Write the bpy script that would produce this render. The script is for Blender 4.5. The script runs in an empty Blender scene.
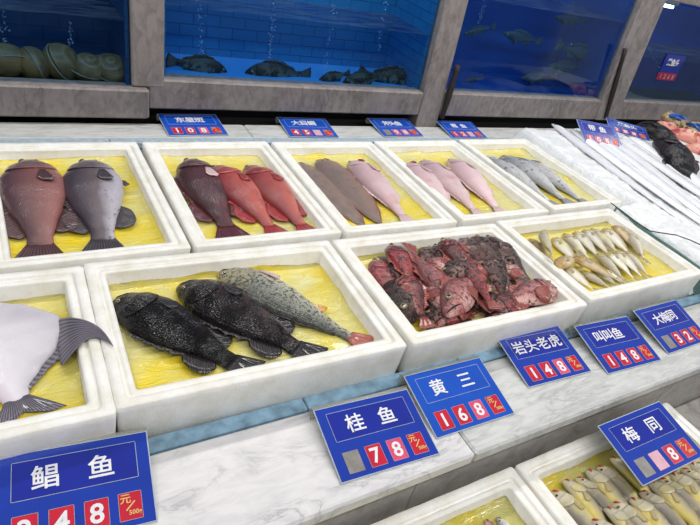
import bpy, math, random
from math import sin, cos, pi, radians
from mathutils import Vector, Matrix, noise
random.seed(7)
scene = bpy.context.scene
C = scene.collection

# ------------------------------------------------------------------ camera
# heights below are measured from the rims of the foam trays; everything is lifted by LIFT at the end
LIFT = 0.85
CAMH = 0.836
FPX, CX, CY = 571.28, 377.51, 269.85
R = [[0.84362131, -0.48730892, 0.22546198], [-0.12178732, -0.5826208, -0.80356757], [0.52294448, 0.65044832, -0.55085937]]
def at(px, py, z):
    """point of the horizontal plane at height z that is seen at (px, py)"""
    c = (px - CX, py - CY, FPX)
    q = [sum(R[k][i] * c[k] for k in range(3)) for i in range(3)]
    t = (z - CAMH) / q[2]
    return Vector((q[0] * t, q[1] * t, z))
def aty(px, py, y):
    c = (px - CX, py - CY, FPX)
    q = [sum(R[k][i] * c[k] for k in range(3)) for i in range(3)]
    t = y / q[1]
    return Vector((q[0] * t, y, q[2] * t + CAMH))
cam_d = bpy.data.cameras.new('camera'); cam = bpy.data.objects.new('camera', cam_d); C.objects.link(cam)
M = Matrix(((R[0][0], -R[1][0], -R[2][0], 0), (R[0][1], -R[1][1], -R[2][1], 0), (R[0][2], -R[1][2], -R[2][2], 0), (0, 0, 0, 1)))
cam.matrix_world = Matrix.Translation((0, 0, CAMH)) @ M
cam_d.sensor_width = 36; cam_d.lens = FPX / 700 * 36
cam_d.shift_x = -(CX - 350) / 700; cam_d.shift_y = (CY - 262.5) / 700
cam_d.clip_start = 0.02
scene.camera = cam

# ------------------------------------------------------------------ materials
def lin(c):
    return tuple(((x / 255) / 12.92 if x / 255 <= .04045 else ((x / 255 + .055) / 1.055) ** 2.4) for x in c) + (1,)
class NT:
    def __init__(s, name):
        s.m = bpy.data.materials.new(name); s.m.use_nodes = True
        s.t = s.m.node_tree; s.b = s.t.nodes['Principled BSDF']; s.out = s.t.nodes['Material Output']
    def n(s, ty, **kw):
        x = s.t.nodes.new(ty)
        for k, v in kw.items():
            if hasattr(x, k): setattr(x, k, v)
            else: x.inputs[k.replace('_', ' ')].default_value = v
        return x
    def l(s, a, b): s.t.links.new(a, b)
    def coord(s, kind='Object', scale=(1, 1, 1), rot=(0, 0, 0)):
        tc = s.n('ShaderNodeTexCoord'); mp = s.n('ShaderNodeMapping'); mp.inputs['Scale'].default_value = scale
        mp.inputs['Rotation'].default_value = rot
        s.l(tc.outputs[kind], mp.inputs[0]); return mp.outputs[0]
    def noise(s, vec, scale, detail=4, rough=.55, dist=0):
        x = s.n('ShaderNodeTexNoise'); x.inputs['Scale'].default_value = scale; x.inputs['Detail'].default_value = detail
        x.inputs['Roughness'].default_value = rough; x.inputs['Distortion'].default_value = dist
        s.l(vec, x.inputs['Vector']); return x.outputs['Fac']
    def voro(s, vec, scale, feature='F1', rnd=1):
        x = s.n('ShaderNodeTexVoronoi', feature=feature); x.inputs['Scale'].default_value = scale; x.inputs['Randomness'].default_value = rnd
        s.l(vec, x.inputs['Vector']); return x.outputs['Distance']
    def ramp(s, fac, stops):
        x = s.n('ShaderNodeValToRGB'); e = x.color_ramp.elements
        while len(e) < len(stops): e.new(.5)
        for el, (p, c) in zip(e, stops):
            el.position = p; el.color = lin(c) if len(c) == 3 else c
        s.l(fac, x.inputs[0]); return x.outputs[0]
    def mix(s, fac, a, b, mode='MIX'):
        x = s.n('ShaderNodeMix', data_type='RGBA', blend_type=mode)
        for v, i in ((fac, 0), (a, 6), (b, 7)):
            if isinstance(v, (int, float)): x.inputs[i].default_value = v
            elif isinstance(v, tuple): x.inputs[i].default_value = lin(v) if len(v) == 3 else v
            else: s.l(v, x.inputs[i])
        return x.outputs[2]
    def math(s, op, a, b=0.0, c=0.0):
        x = s.n('ShaderNodeMath', operation=op)
        for i, v in enumerate((a, b, c)):
            if isinstance(v, (int, float)): x.inputs[i].default_value = v
            else: s.l(v, x.inputs[i])
        return x.outputs[0]
    def bump(s, h, strength=.3, dist=.002, nrm=None):
        x = s.n('ShaderNodeBump'); x.inputs['Strength'].default_value = strength; x.inputs['Distance'].default_value = dist
        s.l(h, x.inputs['Height'])
        if nrm is not None: s.l(nrm, x.inputs['Normal'])
        return x.outputs[0]
    def fin(s, col=None, rough=.5, nrm=None, **kw):
        if col is not None:
            if isinstance(col, tuple): s.b.inputs['Base Color'].default_value = lin(col) if len(col) == 3 else col
            else: s.l(col, s.b.inputs['Base Color'])
        if isinstance(rough, (int, float)): s.b.inputs['Roughness'].default_value = rough
        else: s.l(rough, s.b.inputs['Roughness'])
        if nrm is not None: s.l(nrm, s.b.inputs['Normal'])
        for k, v in kw.items(): s.b.inputs[k.replace('_', ' ')].default_value = v
        return s.m

def mat_plain(name, col, rough=.4, nscale=30, amt=.12, **kw):
    t = NT(name); v = t.coord(); f = t.noise(v, nscale, 5)
    dark = tuple(int(x * (1 - amt * 2)) for x in col)
    return t.fin(t.ramp(f, [(.25, dark), (.65, col)]), rough, t.bump(f, .12, .001), **kw)

def mat_marble(name, base, mid, vein, scale=1, rot=.6, rough=.22, streak=(1, 3.2, 1), stain=None):
    t = NT(name); v = t.coord('Object', streak, (0, 0, rot))
    f1 = t.noise(v, 3.2 * scale, 9, .62, 1.6)
    f2 = t.noise(v, 9 * scale, 6, .6, .8)
    r1 = t.ramp(t.math('ABSOLUTE', t.math('SUBTRACT', f1, .5)), [(0, (255, 255, 255)), (.03, (150, 150, 150)), (.12, (0, 0, 0))])
    c = t.mix(t.ramp(f2, [(.42, (0, 0, 0)), (.68, (200, 200, 200))]), base, mid)
    msk = t.ramp(t.noise(v, 2.2 * scale, 3), [(.46, (10, 10, 10)), (.62, (255, 255, 255))])
    c = t.mix(t.math('MULTIPLY', t.math('MULTIPLY', r1, msk), .5), c, vein)
    if stain:
        vv = t.coord(); c = t.mix(t.ramp(t.noise(vv, 14, 8, .7), [(.5, (0, 0, 0)), (.72, (210, 210, 210))]), c, stain)
    return t.fin(c, rough, t.bump(f2, .05, .001))

MARBLE = mat_marble('white_marble', (222, 220, 220), (194, 193, 198), (112, 112, 122), 1.6, .55, .42)
MARBLE2 = mat_marble('streaked_marble', (206, 206, 204), (160, 164, 165), (124, 128, 132), 1.5, -.45, .42, (1, 4.5, 1))
MARBLE_D = mat_marble('grimy_marble', (146, 138, 136), (94, 88, 88), (46, 43, 45), 2.4, .8, .5, (1.6, 2, .7), (98, 88, 84))
MARBLE_R = mat_marble('riser_marble', (176, 172, 168), (138, 134, 132), (92, 88, 86), 2.4, .4, .35, (1, 1, 1), (118, 108, 96))
BLACK = mat_plain('dark_gap', (14, 14, 16), .8)

def mat_foam():
    t = NT('white_foam'); v = t.coord()
    vo = t.voro(v, 260); n = t.noise(v, 16, 6, .65)
    specks = t.ramp(t.noise(v, 95, 3, .6), [(.68, (0, 0, 0)), (.76, (190, 190, 190))])
    c = t.ramp(n, [(.3, (226, 221, 207)), (.6, (243, 242, 238))])
    c = t.mix(t.math('MULTIPLY', specks, .55), c, (150, 134, 104))
    return t.fin(c, .55, t.bump(vo, .25, .0016), Subsurface_Weight=.0)
FOAM = mat_foam()

def mat_liner(name, a, b, c2, seed=0):
    t = NT(name); v = t.coord('Object', (1, 1, 1), (0, 0, seed * .7))
    n = t.noise(v, 5.5, 3, .5, .6); n2 = t.noise(t.coord('Object', (1, 3, 1), (0, 0, .5 + seed)), 11, 5, .6, 1.2)
    c = t.ramp(n, [(.32, a), (.44, b), (.58, c2)])
    c = t.mix(t.math('MULTIPLY', t.ramp(n2, [(.56, (0, 0, 0)), (.7, (255, 255, 255))]), .5), c, (240, 236, 176))
    h = t.math('ADD', n2, t.math('MULTIPLY', t.noise(v, 38, 3), .3))
    return t.fin(c, .16, t.bump(h, .6, .016), Coat_Weight=.4, Coat_Roughness=.06)
LINERS = [mat_liner('yellow_film', (238, 208, 20), (230, 208, 66), (220, 210, 124), 0),
          mat_liner('pale_yellow_film', (234, 208, 34), (226, 208, 88), (218, 210, 140), 1.7)]
LINER_L = mat_liner('olive_yellow_film', (206, 176, 20), (196, 180, 60), (190, 184, 110), .9)

def mat_film_wall():
    return None

def glass_mat(name, tint, gloss=.9, base_r=.05, rough=.02, bump=0):
    t = NT(name); t.t.nodes.remove(t.b)
    tr = t.n('ShaderNodeBsdfTransparent'); tr.inputs[0].default_value = lin(tint)
    gl = t.n('ShaderNodeBsdfGlossy'); gl.inputs['Roughness'].default_value = rough; gl.inputs['Color'].default_value = (gloss, gloss, gloss, 1)
    fr = t.n('ShaderNodeFresnel'); fr.inputs[0].default_value = 1.33
    ms = t.n('ShaderNodeMixShader')
    if bump:
        b = t.bump(t.noise(t.coord(), 22, 3), bump, .02); t.l(b, gl.inputs['Normal']); t.l(b, fr.inputs['Normal'])
    t.l(t.math('ADD', t.math('MULTIPLY', fr.outputs[0], (.14 if not bump else .6)), 0.0), ms.inputs[0]); t.l(tr.outputs[0], ms.inputs[1]); t.l(gl.outputs[0], ms.inputs[2])
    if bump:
        df = t.n('ShaderNodeBsdfDiffuse'); df.inputs[0].default_value = lin((190, 205, 225)); m2 = t.n('ShaderNodeMixShader')  # pale diffuse streaks painted in as the reflections on the water
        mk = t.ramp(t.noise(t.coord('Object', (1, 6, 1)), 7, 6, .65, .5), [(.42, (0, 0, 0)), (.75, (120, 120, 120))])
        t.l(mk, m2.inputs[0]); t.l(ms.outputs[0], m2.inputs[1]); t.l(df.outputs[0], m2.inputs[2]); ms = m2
    t.l(ms.outputs[0], t.out.inputs[0]); return t.m
GLASS = glass_mat('tank_glass', (226, 238, 245))
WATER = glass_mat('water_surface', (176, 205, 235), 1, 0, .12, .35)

def mat_tank(name, a, b, line, brick=True):
    t = NT(name); v = t.coord('UV')
    if brick:
        x = t.n('ShaderNodeTexBrick'); x.offset = .5
        x.inputs['Color1'].default_value = lin(a); x.inputs['Color2'].default_value = lin(b); x.inputs['Mortar'].default_value = lin(line)
        x.inputs['Scale'].default_value = 1; x.inputs['Mortar Size'].default_value = .0022; x.inputs['Brick Width'].default_value = .11; x.inputs['Row Height'].default_value = .045
        t.l(v, x.inputs['Vector']); c = x.outputs['Color']; 
        return t.fin(t.mix(.25, c, t.ramp(t.noise(v, 6, 4), [(.3, a), (.7, b)])), .35, t.bump(x.outputs['Fac'], -.2, .003))
    return t.fin(t.ramp(t.noise(v, 5, 4), [(.3, a), (.7, b)]), .35)
TANK_DK = mat_tank('dark_blue_tile', (14, 66, 116), (18, 74, 126), (8, 44, 86))
TANK_MD = mat_tank('blue_tile', (26, 108, 166), (32, 118, 178), (14, 68, 118))
TANK_DP = mat_tank('deep_blue_panel', (14, 62, 138), (20, 76, 156), (8, 40, 90), False)
TANK_FR = mat_tank('far_blue_panel', (14, 44, 128), (20, 56, 150), (8, 40, 90), False)
TANK_FL = mat_tank('light_blue_floor', (60, 150, 225), (74, 164, 236), (8, 40, 90), False)
TANK_FD = mat_tank('murky_green_floor', (22, 44, 40), (30, 54, 46), (8, 40, 90), False)
BLUETILE = mat_plain('blue_painted_tile', (140, 176, 200), .35, 40, .14)
PALETILE = mat_plain('pale_blue_tile', (178, 194, 206), .35, 60, .08)
SIGNBLUE = mat_plain('sign_blue', (30, 62, 172), .18, 9, .06, Coat_Weight=.3)
SIGNINSET = mat_plain('sign_dark_blue', (30, 46, 158), .15, 9, .06, Coat_Weight=.4)
SIGNBLUE2 = mat_plain('sign_bright_blue', (24, 84, 196), .2, 9, .06, Coat_Weight=.3)
EDGE = mat_plain('clear_acrylic_edge', (186, 196, 206), .15, 30, .05)
def acrylic():
    t = NT('clear_acrylic'); t.t.nodes.remove(t.b)
    tr = t.n('ShaderNodeBsdfTransparent'); tr.inputs[0].default_value = lin((236, 238, 234))
    di = t.n('ShaderNodeBsdfPrincipled'); di.inputs['Base Color'].default_value = lin((206, 206, 198)); di.inputs['Roughness'].default_value = .1
    ms = t.n('ShaderNodeMixShader'); ms.inputs[0].default_value = .38
    t.l(tr.outputs[0], ms.inputs[1]); t.l(di.outputs[0], ms.inputs[2]); t.l(ms.outputs[0], t.out.inputs[0]); return t.m
ACRYL = acrylic()
RED = mat_plain('price_red', (208, 30, 58), .3, 12, .06)
PINK = mat_plain('price_pink', (226, 82, 118), .3, 12, .06)
PALE = mat_plain('worn_pink', (226, 176, 190), .3, 40, .06)
GREY = mat_plain('bare_slot', (150, 146, 142), .35, 40, .12)
WHITE = mat_plain('lettering_white', (236, 236, 240), .4, 60, .04)
GOLD = mat_plain('lettering_gold', (232, 196, 120), .4, 60, .04)

def mat_fish(name, back, side, belly, spot=None, sp=(40, .55, .7), rough=.3, bump=.5, scl=(80, 30), head=None, var=.12, coat=.6, patch=None, sd=.004, metal=0.):
    t = NT(name); uv = t.n('ShaderNodeUVMap'); uv.uv_map = 'UVMap'
    sx = t.n('ShaderNodeSeparateXYZ'); t.l(uv.outputs[0], sx.inputs[0])
    ob = t.coord('Object')
    oi = t.n('ShaderNodeObjectInfo')
    off = t.n('ShaderNodeVectorMath', operation='ADD'); t.l(ob, off.inputs[0])
    sc = t.n('ShaderNodeVectorMath', operation='SCALE'); sc.inputs[0].default_value = (3, 5, 7); t.l(oi.outputs['Random'], sc.inputs['Scale']); t.l(sc.outputs[0], off.inputs[1])
    ov = off.outputs[0]
    n = t.noise(ov, 18, 4)
    v = t.math('ADD', sx.outputs[1], t.math('MULTIPLY', t.math('SUBTRACT', n, .5), .28))
    c = t.ramp(v, [(.12, belly), (.45, side), (.86, back)])
    if head: c = t.mix(t.ramp(sx.outputs[0], [(.16, (255, 255, 255)), (.3, (0, 0, 0))]), c, head)
    if patch:
        c = t.mix(t.ramp(t.noise(ov, 9, 3, .6), [(.5, (0, 0, 0)), (.62, (255, 255, 255))]), c, patch)
    if spot:
        c = t.mix(t.ramp(t.noise(ov, sp[0], 3, .6), [(sp[1], (0, 0, 0)), (sp[2], (255, 255, 255))]), c, spot)
    fac = t.math('ADD', t.math('MULTIPLY', oi.outputs['Random'], var * 2), 1 - var)
    hs = t.n('ShaderNodeHueSaturation'); t.l(fac, hs.inputs['Value']); t.l(c, hs.inputs['Color'])
    mp = t.n('ShaderNodeMapping'); mp.inputs['Scale'].default_value = (scl[0], scl[1], 1); t.l(uv.outputs[0], mp.inputs[0])
    vo = t.voro(mp.outputs[0], 1, 'F1', .45)
    fn = t.noise(ov, 240, 2)
    nr = t.bump(t.math('ADD', vo, t.math('MULTIPLY', fn, .8)), bump, sd)
    cn = t.bump(t.math('ADD', t.noise(ov, 42, 3, .6), t.math('MULTIPLY', vo, .12)), min(1, bump * 1.6), .009)
    t.l(cn, t.b.inputs['Coat Normal'])
    if coat:
        t.l(t.math('MULTIPLY', t.ramp(t.noise(ov, 22, 3), [(.42, (30, 30, 30)), (.6, (255, 255, 255))]), coat), t.b.inputs['Coat Weight'])
    t.b.inputs['Coat IOR'].default_value = 1.4
    if name[:5] in ('black', 'dark_'): t.b.inputs['Specular IOR Level'].default_value = .2
    return t.fin(hs.outputs[0], rough, nr, Coat_Weight=coat, Coat_Roughness=.04, Metallic=metal)

FM = dict(
 grouper_brown=mat_fish('brown_grouper_skin', (88, 60, 66), (122, 80, 78), (150, 98, 94), None, rough=.32, bump=.35, head=(84, 66, 80)),
 grouper_grey=mat_fish('grey_grouper_skin', (66, 58, 66), (96, 84, 90), (178, 172, 184), (80, 70, 76), (90, .6, .7), rough=.32, bump=.35, head=(100, 92, 104)),
 grouper_maroon=mat_fish('maroon_grouper_skin', (64, 30, 36), (88, 42, 46), (104, 60, 62), None, rough=.3, bump=.4, head=(84, 44, 56), patch=(72, 38, 44)),
 grouper_red=mat_fish('red_grouper_skin', (132, 48, 48), (176, 82, 70), (198, 112, 96), (128, 50, 58), (26, .5, .7), rough=.3, bump=.3, head=(158, 76, 80)),
 sole=mat_fish('brown_sole_skin', (122, 102, 92), (142, 120, 108), (150, 118, 104), (112, 98, 92), (30, .5, .7), rough=.32, bump=.25, scl=(120, 50)),
 pinkwhite=mat_fish('pink_white_skin', (196, 164, 168), (222, 192, 196), (236, 214, 214), (204, 148, 152), (14, .55, .75), rough=.3, bump=.2, scl=(90, 34)),
 silvergrey=mat_fish('silver_grey_skin', (158, 158, 160), (206, 206, 208), (240, 240, 238), (86, 90, 100), (70, .6, .66), rough=.24, bump=.3, metal=.08),
 pomfret=mat_fish('pomfret_skin', (208, 202, 212), (232, 226, 234), (222, 208, 216), (196, 188, 200), (6, .55, .8), rough=.26, bump=.12, scl=(160, 90)),
 black=mat_fish('black_mottled_skin', (17, 15, 18), (27, 23, 26), (40, 33, 34), (11, 10, 12), (30, .45, .6), rough=.3, bump=.8, scl=(64, 26), sd=.006, coat=1.),
 blackbrown=mat_fish('dark_mottled_skin', (26, 21, 23), (50, 40, 40), (84, 66, 64), (17, 14, 17), (34, .48, .56), rough=.3, bump=.8, scl=(64, 26), sd=.006, coat=1.),
 croaker=mat_fish('silver_croaker_skin', (96, 98, 92), (158, 158, 142), (212, 206, 184), (70, 72, 70), (130, .5, .6), rough=.26, bump=.6, scl=(60, 20), head=(172, 164, 132), metal=.15),
 scorp_red=mat_fish('red_scorpionfish_skin', (92, 44, 46), (140, 72, 70), (188, 130, 122), (66, 38, 42), (90, .47, .58), rough=.26, bump=.6, scl=(40, 18), patch=(154, 56, 60)),
 scorp_dark=mat_fish('dark_scorpionfish_skin', (60, 50, 48), (96, 78, 74), (150, 122, 116), (42, 36, 36), (90, .48, .58), rough=.26, bump=.6, scl=(40, 18), patch=(104, 60, 60)),
 scorp_pink=mat_fish('pink_scorpionfish_skin', (132, 80, 80), (182, 122, 118), (214, 168, 160), (98, 60, 64), (90, .5, .62), rough=.26, bump=.5, scl=(40, 18), patch=(160, 74, 78)),
 small=mat_fish('small_croaker_skin', (170, 160, 138), (222, 216, 200), (240, 236, 224), (220, 210, 140), (22, .56, .72), rough=.24, bump=.35, scl=(60, 24), head=(190, 170, 116), var=.12),
 smallgold=mat_fish('golden_croaker_skin', (148, 122, 84), (192, 166, 120), (222, 200, 160), None, rough=.26, bump=.35, scl=(60, 24), head=(184, 150, 92), var=.08, metal=.1),
 yellowbelly=mat_fish('yellow_belly_skin', (116, 108, 96), (176, 166, 136), (214, 196, 110), (206, 188, 96), (20, .55, .72), rough=.26, bump=.35, scl=(60, 24), head=(204, 196, 172), var=.14, metal=.1),
 ribbon=mat_fish('ribbonfish_skin', (226, 229, 236), (240, 242, 246), (248, 248, 250), (214, 217, 224), (16, .6, .8), rough=.25, bump=.08, scl=(40, 6), var=.06),
 tankgrouper=mat_fish('banded_tank_fish_skin', (40, 56, 58), (84, 108, 104), (100, 122, 116), (14, 20, 24), (24, .44, .52), rough=.5, bump=.2, coat=0.),
 tankfaint=mat_fish('olive_tank_fish_skin', (38, 62, 86), (50, 80, 100), (58, 90, 108), (32, 54, 78), (12, .5, .6), rough=.5, bump=.1, coat=0.),
 flesh=mat_fish('raw_pink_flesh', (200, 110, 100), (226, 150, 134), (234, 180, 160), (176, 60, 62), (16, .52, .62), rough=.28, bump=.3),
)
def mat_fin(name, a, b, rays=26, alpha=1):
    t = NT(name); uv = t.n('ShaderNodeUVMap'); uv.uv_map = 'UVMap'
    w = t.n('ShaderNodeTexWave', wave_type='BANDS'); w.inputs['Scale'].default_value = rays / 6.28 * 1.0; w.inputs['Distortion'].default_value = .6
    t.l(uv.outputs[0], w.inputs['Vector'])
    return t.fin(t.mix(w.outputs['Fac'], a, b), .3, t.bump(w.outputs['Fac'], .5, .002), Coat_Weight=.4)
FN = dict(
 brown=mat_fin('brown_fin', (60, 42, 46), (104, 72, 72)), grey=mat_fin('grey_fin', (48, 42, 48), (88, 80, 84)),
 maroon=mat_fin('maroon_fin', (60, 22, 28), (112, 50, 52)), red=mat_fin('red_fin', (120, 30, 36), (190, 70, 66)),
 sole=mat_fin('sole_fin', (150, 92, 84), (120, 98, 88)), pale=mat_fin('pale_fin', (204, 170, 170), (232, 206, 204)),
 silver=mat_fin('silver_fin', (110, 112, 118), (168, 168, 170)), pomf=mat_fin('slate_fin', (66, 62, 74), (128, 122, 134), 40),
 black=mat_fin('black_fin', (22, 20, 24), (48, 40, 42)), croak=mat_fin('dark_edged_fin', (92, 80, 66), (140, 128, 104)),
 orange=mat_fin('orange_fin', (206, 140, 60), (226, 180, 100)), ctail=mat_fin('red_tinged_tail', (150, 66, 60), (196, 120, 104)),
 scorp=mat_fin('spiny_fin', (120, 50, 48), (176, 96, 84)), scorpd=mat_fin('dark_spiny_fin', (60, 42, 42), (110, 74, 68)),
 small=mat_fin('straw_fin', (170, 150, 100), (206, 192, 150)), tank=mat_fin('tank_fin', (20, 30, 34), (44, 60, 62)), faint=mat_fin('faint_fin', (44, 66, 84), (56, 84, 100)))
EYEW = mat_plain('eye_ring', (176, 160, 120), .1); EYEB = mat_plain('eye_pupil', (10, 10, 14), .05, Coat_Weight=1)
EYEC = mat_plain('clouded_eye', (96, 96, 110), .12, Coat_Weight=1)
MOUTH = mat_plain('mouth_dark', (34, 18, 20), .4); BLOOD = mat_plain('blood_red', (128, 16, 26), .2, Coat_Weight=.6)
SNOUT = mat_plain('red_snout', (188, 66, 42), .3)

# ------------------------------------------------------------------ object helpers
def mesh_obj(name, verts, faces, mat, parent=None, smooth=True, uvs=None, fmat=None):
    me = bpy.data.meshes.new(name); me.from_pydata([tuple(v) for v in verts], [], faces)
    for m in (mat if isinstance(mat, (list, tuple)) else [mat]): me.materials.append(m)
    if smooth: me.polygons.foreach_set('use_smooth', [True] * len(faces))
    if fmat: me.polygons.foreach_set('material_index', fmat)
    if uvs:
        ul = me.uv_layers.new(name='UVMap')
        for lp in me.loops: ul.data[lp.index].uv = uvs[lp.vertex_index]
    me.update()
    o = bpy.data.objects.new(name, me); C.objects.link(o)
    if parent: o.parent = parent
    return o
def tag(o, label, cat, group=None, kind=None):
    o['label'] = label; o['category'] = cat
    if group: o['group'] = group
    if kind: o['kind'] = kind
    return o
def thing(name, label, cat, loc=(0, 0, 0), rz=0, group=None, rx=0):
    o = bpy.data.objects.new(name, None); o.empty_display_size = .05; C.objects.link(o)
    o.location = loc; o.rotation_euler = (rx, 0, rz)
    return tag(o, label, cat, group)
def struct(o): o['kind'] = 'structure'; return o
def box_vf(x0, x1, y0, y1, z0, z1, b=.003):
    """chamfered box: three stacked rings with inset corners"""
    vs, fs = [], []
    def ring(i, z):
        return [(x0 + i + 0, y0 + i + b, z), (x0 + i + b, y0 + i, z), (x1 - i - b, y0 + i, z), (x1 - i, y0 + i + b, z),
                (x1 - i, y1 - i - b, z), (x1 - i - b, y1 - i, z), (x0 + i + b, y1 - i, z), (x0 + i, y1 - i - b, z)]
    for i, z in ((b, z0), (0, z0 + b), (0, z1 - b), (b, z1)): vs += ring(i, z)
    for r in range(3):
        for k in range(8): fs.append((r * 8 + k, r * 8 + (k + 1) % 8, r * 8 + 8 + (k + 1) % 8, r * 8 + 8 + k))
    fs.append(tuple(range(7, -1, -1))); fs.append(tuple(range(24, 32)))
    return vs, fs
def box(name, x0, x1, y0, y1, z0, z1, mat, parent=None, b=.003, uvm=False):
    v, f = box_vf(x0, x1, y0, y1, z0, z1, min(b, (x1 - x0) * .3, (y1 - y0) * .3, (z1 - z0) * .3))
    uvs = [((p[0] + p[1]), p[2] + .0) for p in v] if uvm else None
    return mesh_obj(name, v, f, mat, parent, False, uvs)
def lean(vs, y0, z0, th):
    return [(x, y + (z - z0) * math.tan(th), z) for x, y, z in vs]
def tube_vf(pts, r, n=8, rfun=None):
    vs, fs = [], []; pts = [Vector(p) for p in pts]
    for i, p in enumerate(pts):
        d = (pts[min(i + 1, len(pts) - 1)] - pts[max(i - 1, 0)]).normalized()
        a = d.cross(Vector((0, 0, 1)));  a = a.normalized() if a.length > 1e-4 else Vector((1, 0, 0)); b = d.cross(a)
        rr = r * (rfun(i / (len(pts) - 1)) if rfun else 1)
        for k in range(n): vs.append(p + (a * cos(2 * pi * k / n) + b * sin(2 * pi * k / n)) * rr)
    for i in range(len(pts) - 1):
        for k in range(n): fs.append((i * n + k, i * n + (k + 1) % n, (i + 1) * n + (k + 1) % n, (i + 1) * n + k))
    fs.append(tuple(range(n - 1, -1, -1))); fs.append(tuple((len(pts) - 1) * n + k for k in range(n)))
    return vs, fs
def lathe_vf(prof, n=20):
    vs, fs = [], []
    for r, z in prof:
        for k in range(n): vs.append((r * cos(2 * pi * k / n), r * sin(2 * pi * k / n), z))
    for i in range(len(prof) - 1):
        for k in range(n): fs.append((i * n + k, i * n + (k + 1) % n, (i + 1) * n + (k + 1) % n, (i + 1) * n + k))
    fs.append(tuple(range(n - 1, -1, -1))); fs.append(tuple((len(prof) - 1) * n + k for k in range(n)))
    return vs, fs

# ------------------------------------------------------------------ the setting
BEDZ = -.108
struct(box('floor', -3, 7, -1.5, 4.2, -LIFT - .1, -LIFT, mat_plain('floor_tile', (96, 98, 100), .4, 4)))
struct(box('wall_back', -3, 7, 3.3, 3.4, -LIFT, 2.2, mat_plain('back_wall_paint', (20, 26, 40), .7, 4)))

ctr = thing('display_counter', 'long sloping fish counter of white veined marble with blue tile strips under the foam trays', 'counter', (0, 0, -LIFT))
def cbox(name, x0, x1, y0, y1, z0, z1, mat, b=.003):
    v, f = box_vf(x0, x1, y0, y1, z0 + LIFT, z1 + LIFT, b); return mesh_obj(name, v, f, mat, ctr, False)
sx = at(463, 436, -.085).x
for i, (a, b_) in enumerate(((-1.2, sx - .0012), (sx + .0012, 2.9))):
    cbox('marble_slab', a, b_, .452, .672, -.118, -.085, MARBLE if i == 0 else MARBLE2, .005)
for a, b_ in ((-1.2, .62), (.622, 1.5), (1.502, 2.9)):
    cbox('marble_riser', a, b_, .462, .482, -.34, -.1185, MARBLE_R, .002)
s2 = at(305, 402, -.085).x
xs = [-1.2, s2 - .42, s2, s2 + .42, s2 + .84, s2 + 1.26, 2.9]
for a, b_ in zip(xs[:-1], xs[1:]):
    cbox('blue_edge_tile', a + .0012, b_ - .0012, .675, .709, -.118, -.084, BLUETILE)
cbox('tray_bed', -1.2, 4.6, .71, 1.975, -.20, BEDZ, mat_plain('bed_grey', (94, 104, 110), .4, 20))
for a, b_ in ((-1.2, .3), (.302, 1.7), (1.702, 4.6)):
    cbox('blue_edge_tile', a, b_, 1.945, 1.985, -.107, -.0865, PALETILE, .002)
for a, b_ in ((-1.2, .82), (.822, 2.7), (2.702, 4.6)):
    cbox('marble_slab', a, b_, 1.987, 2.108, -.118, -.086, MARBLE2, .004)
cbox('counter_body', -1.2, 4.6, .485, 2.09, -LIFT, -.2, MARBLE_R)
cbox('counter_riser', -1.2, 4.6, 2.0, 2.09, -.2, -.118, BLACK)
lsh = thing('lower_shelf', 'lower marble shelf in front of the counter, carrying the two nearest foam trays', 'shelf', (0, 0, -LIFT))
v, f = box_vf(-1.2, 2.9, -.45, .46, -.32 + LIFT, -.288 + LIFT, .004); mesh_obj('shelf_slab', v, f, MARBLE_R, lsh, False)
v, f = box_vf(-1.2, 2.9, -.38, .44, 0, -.32 + LIFT, .004); mesh_obj('shelf_body', v, f, MARBLE_R, lsh, False)

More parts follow.
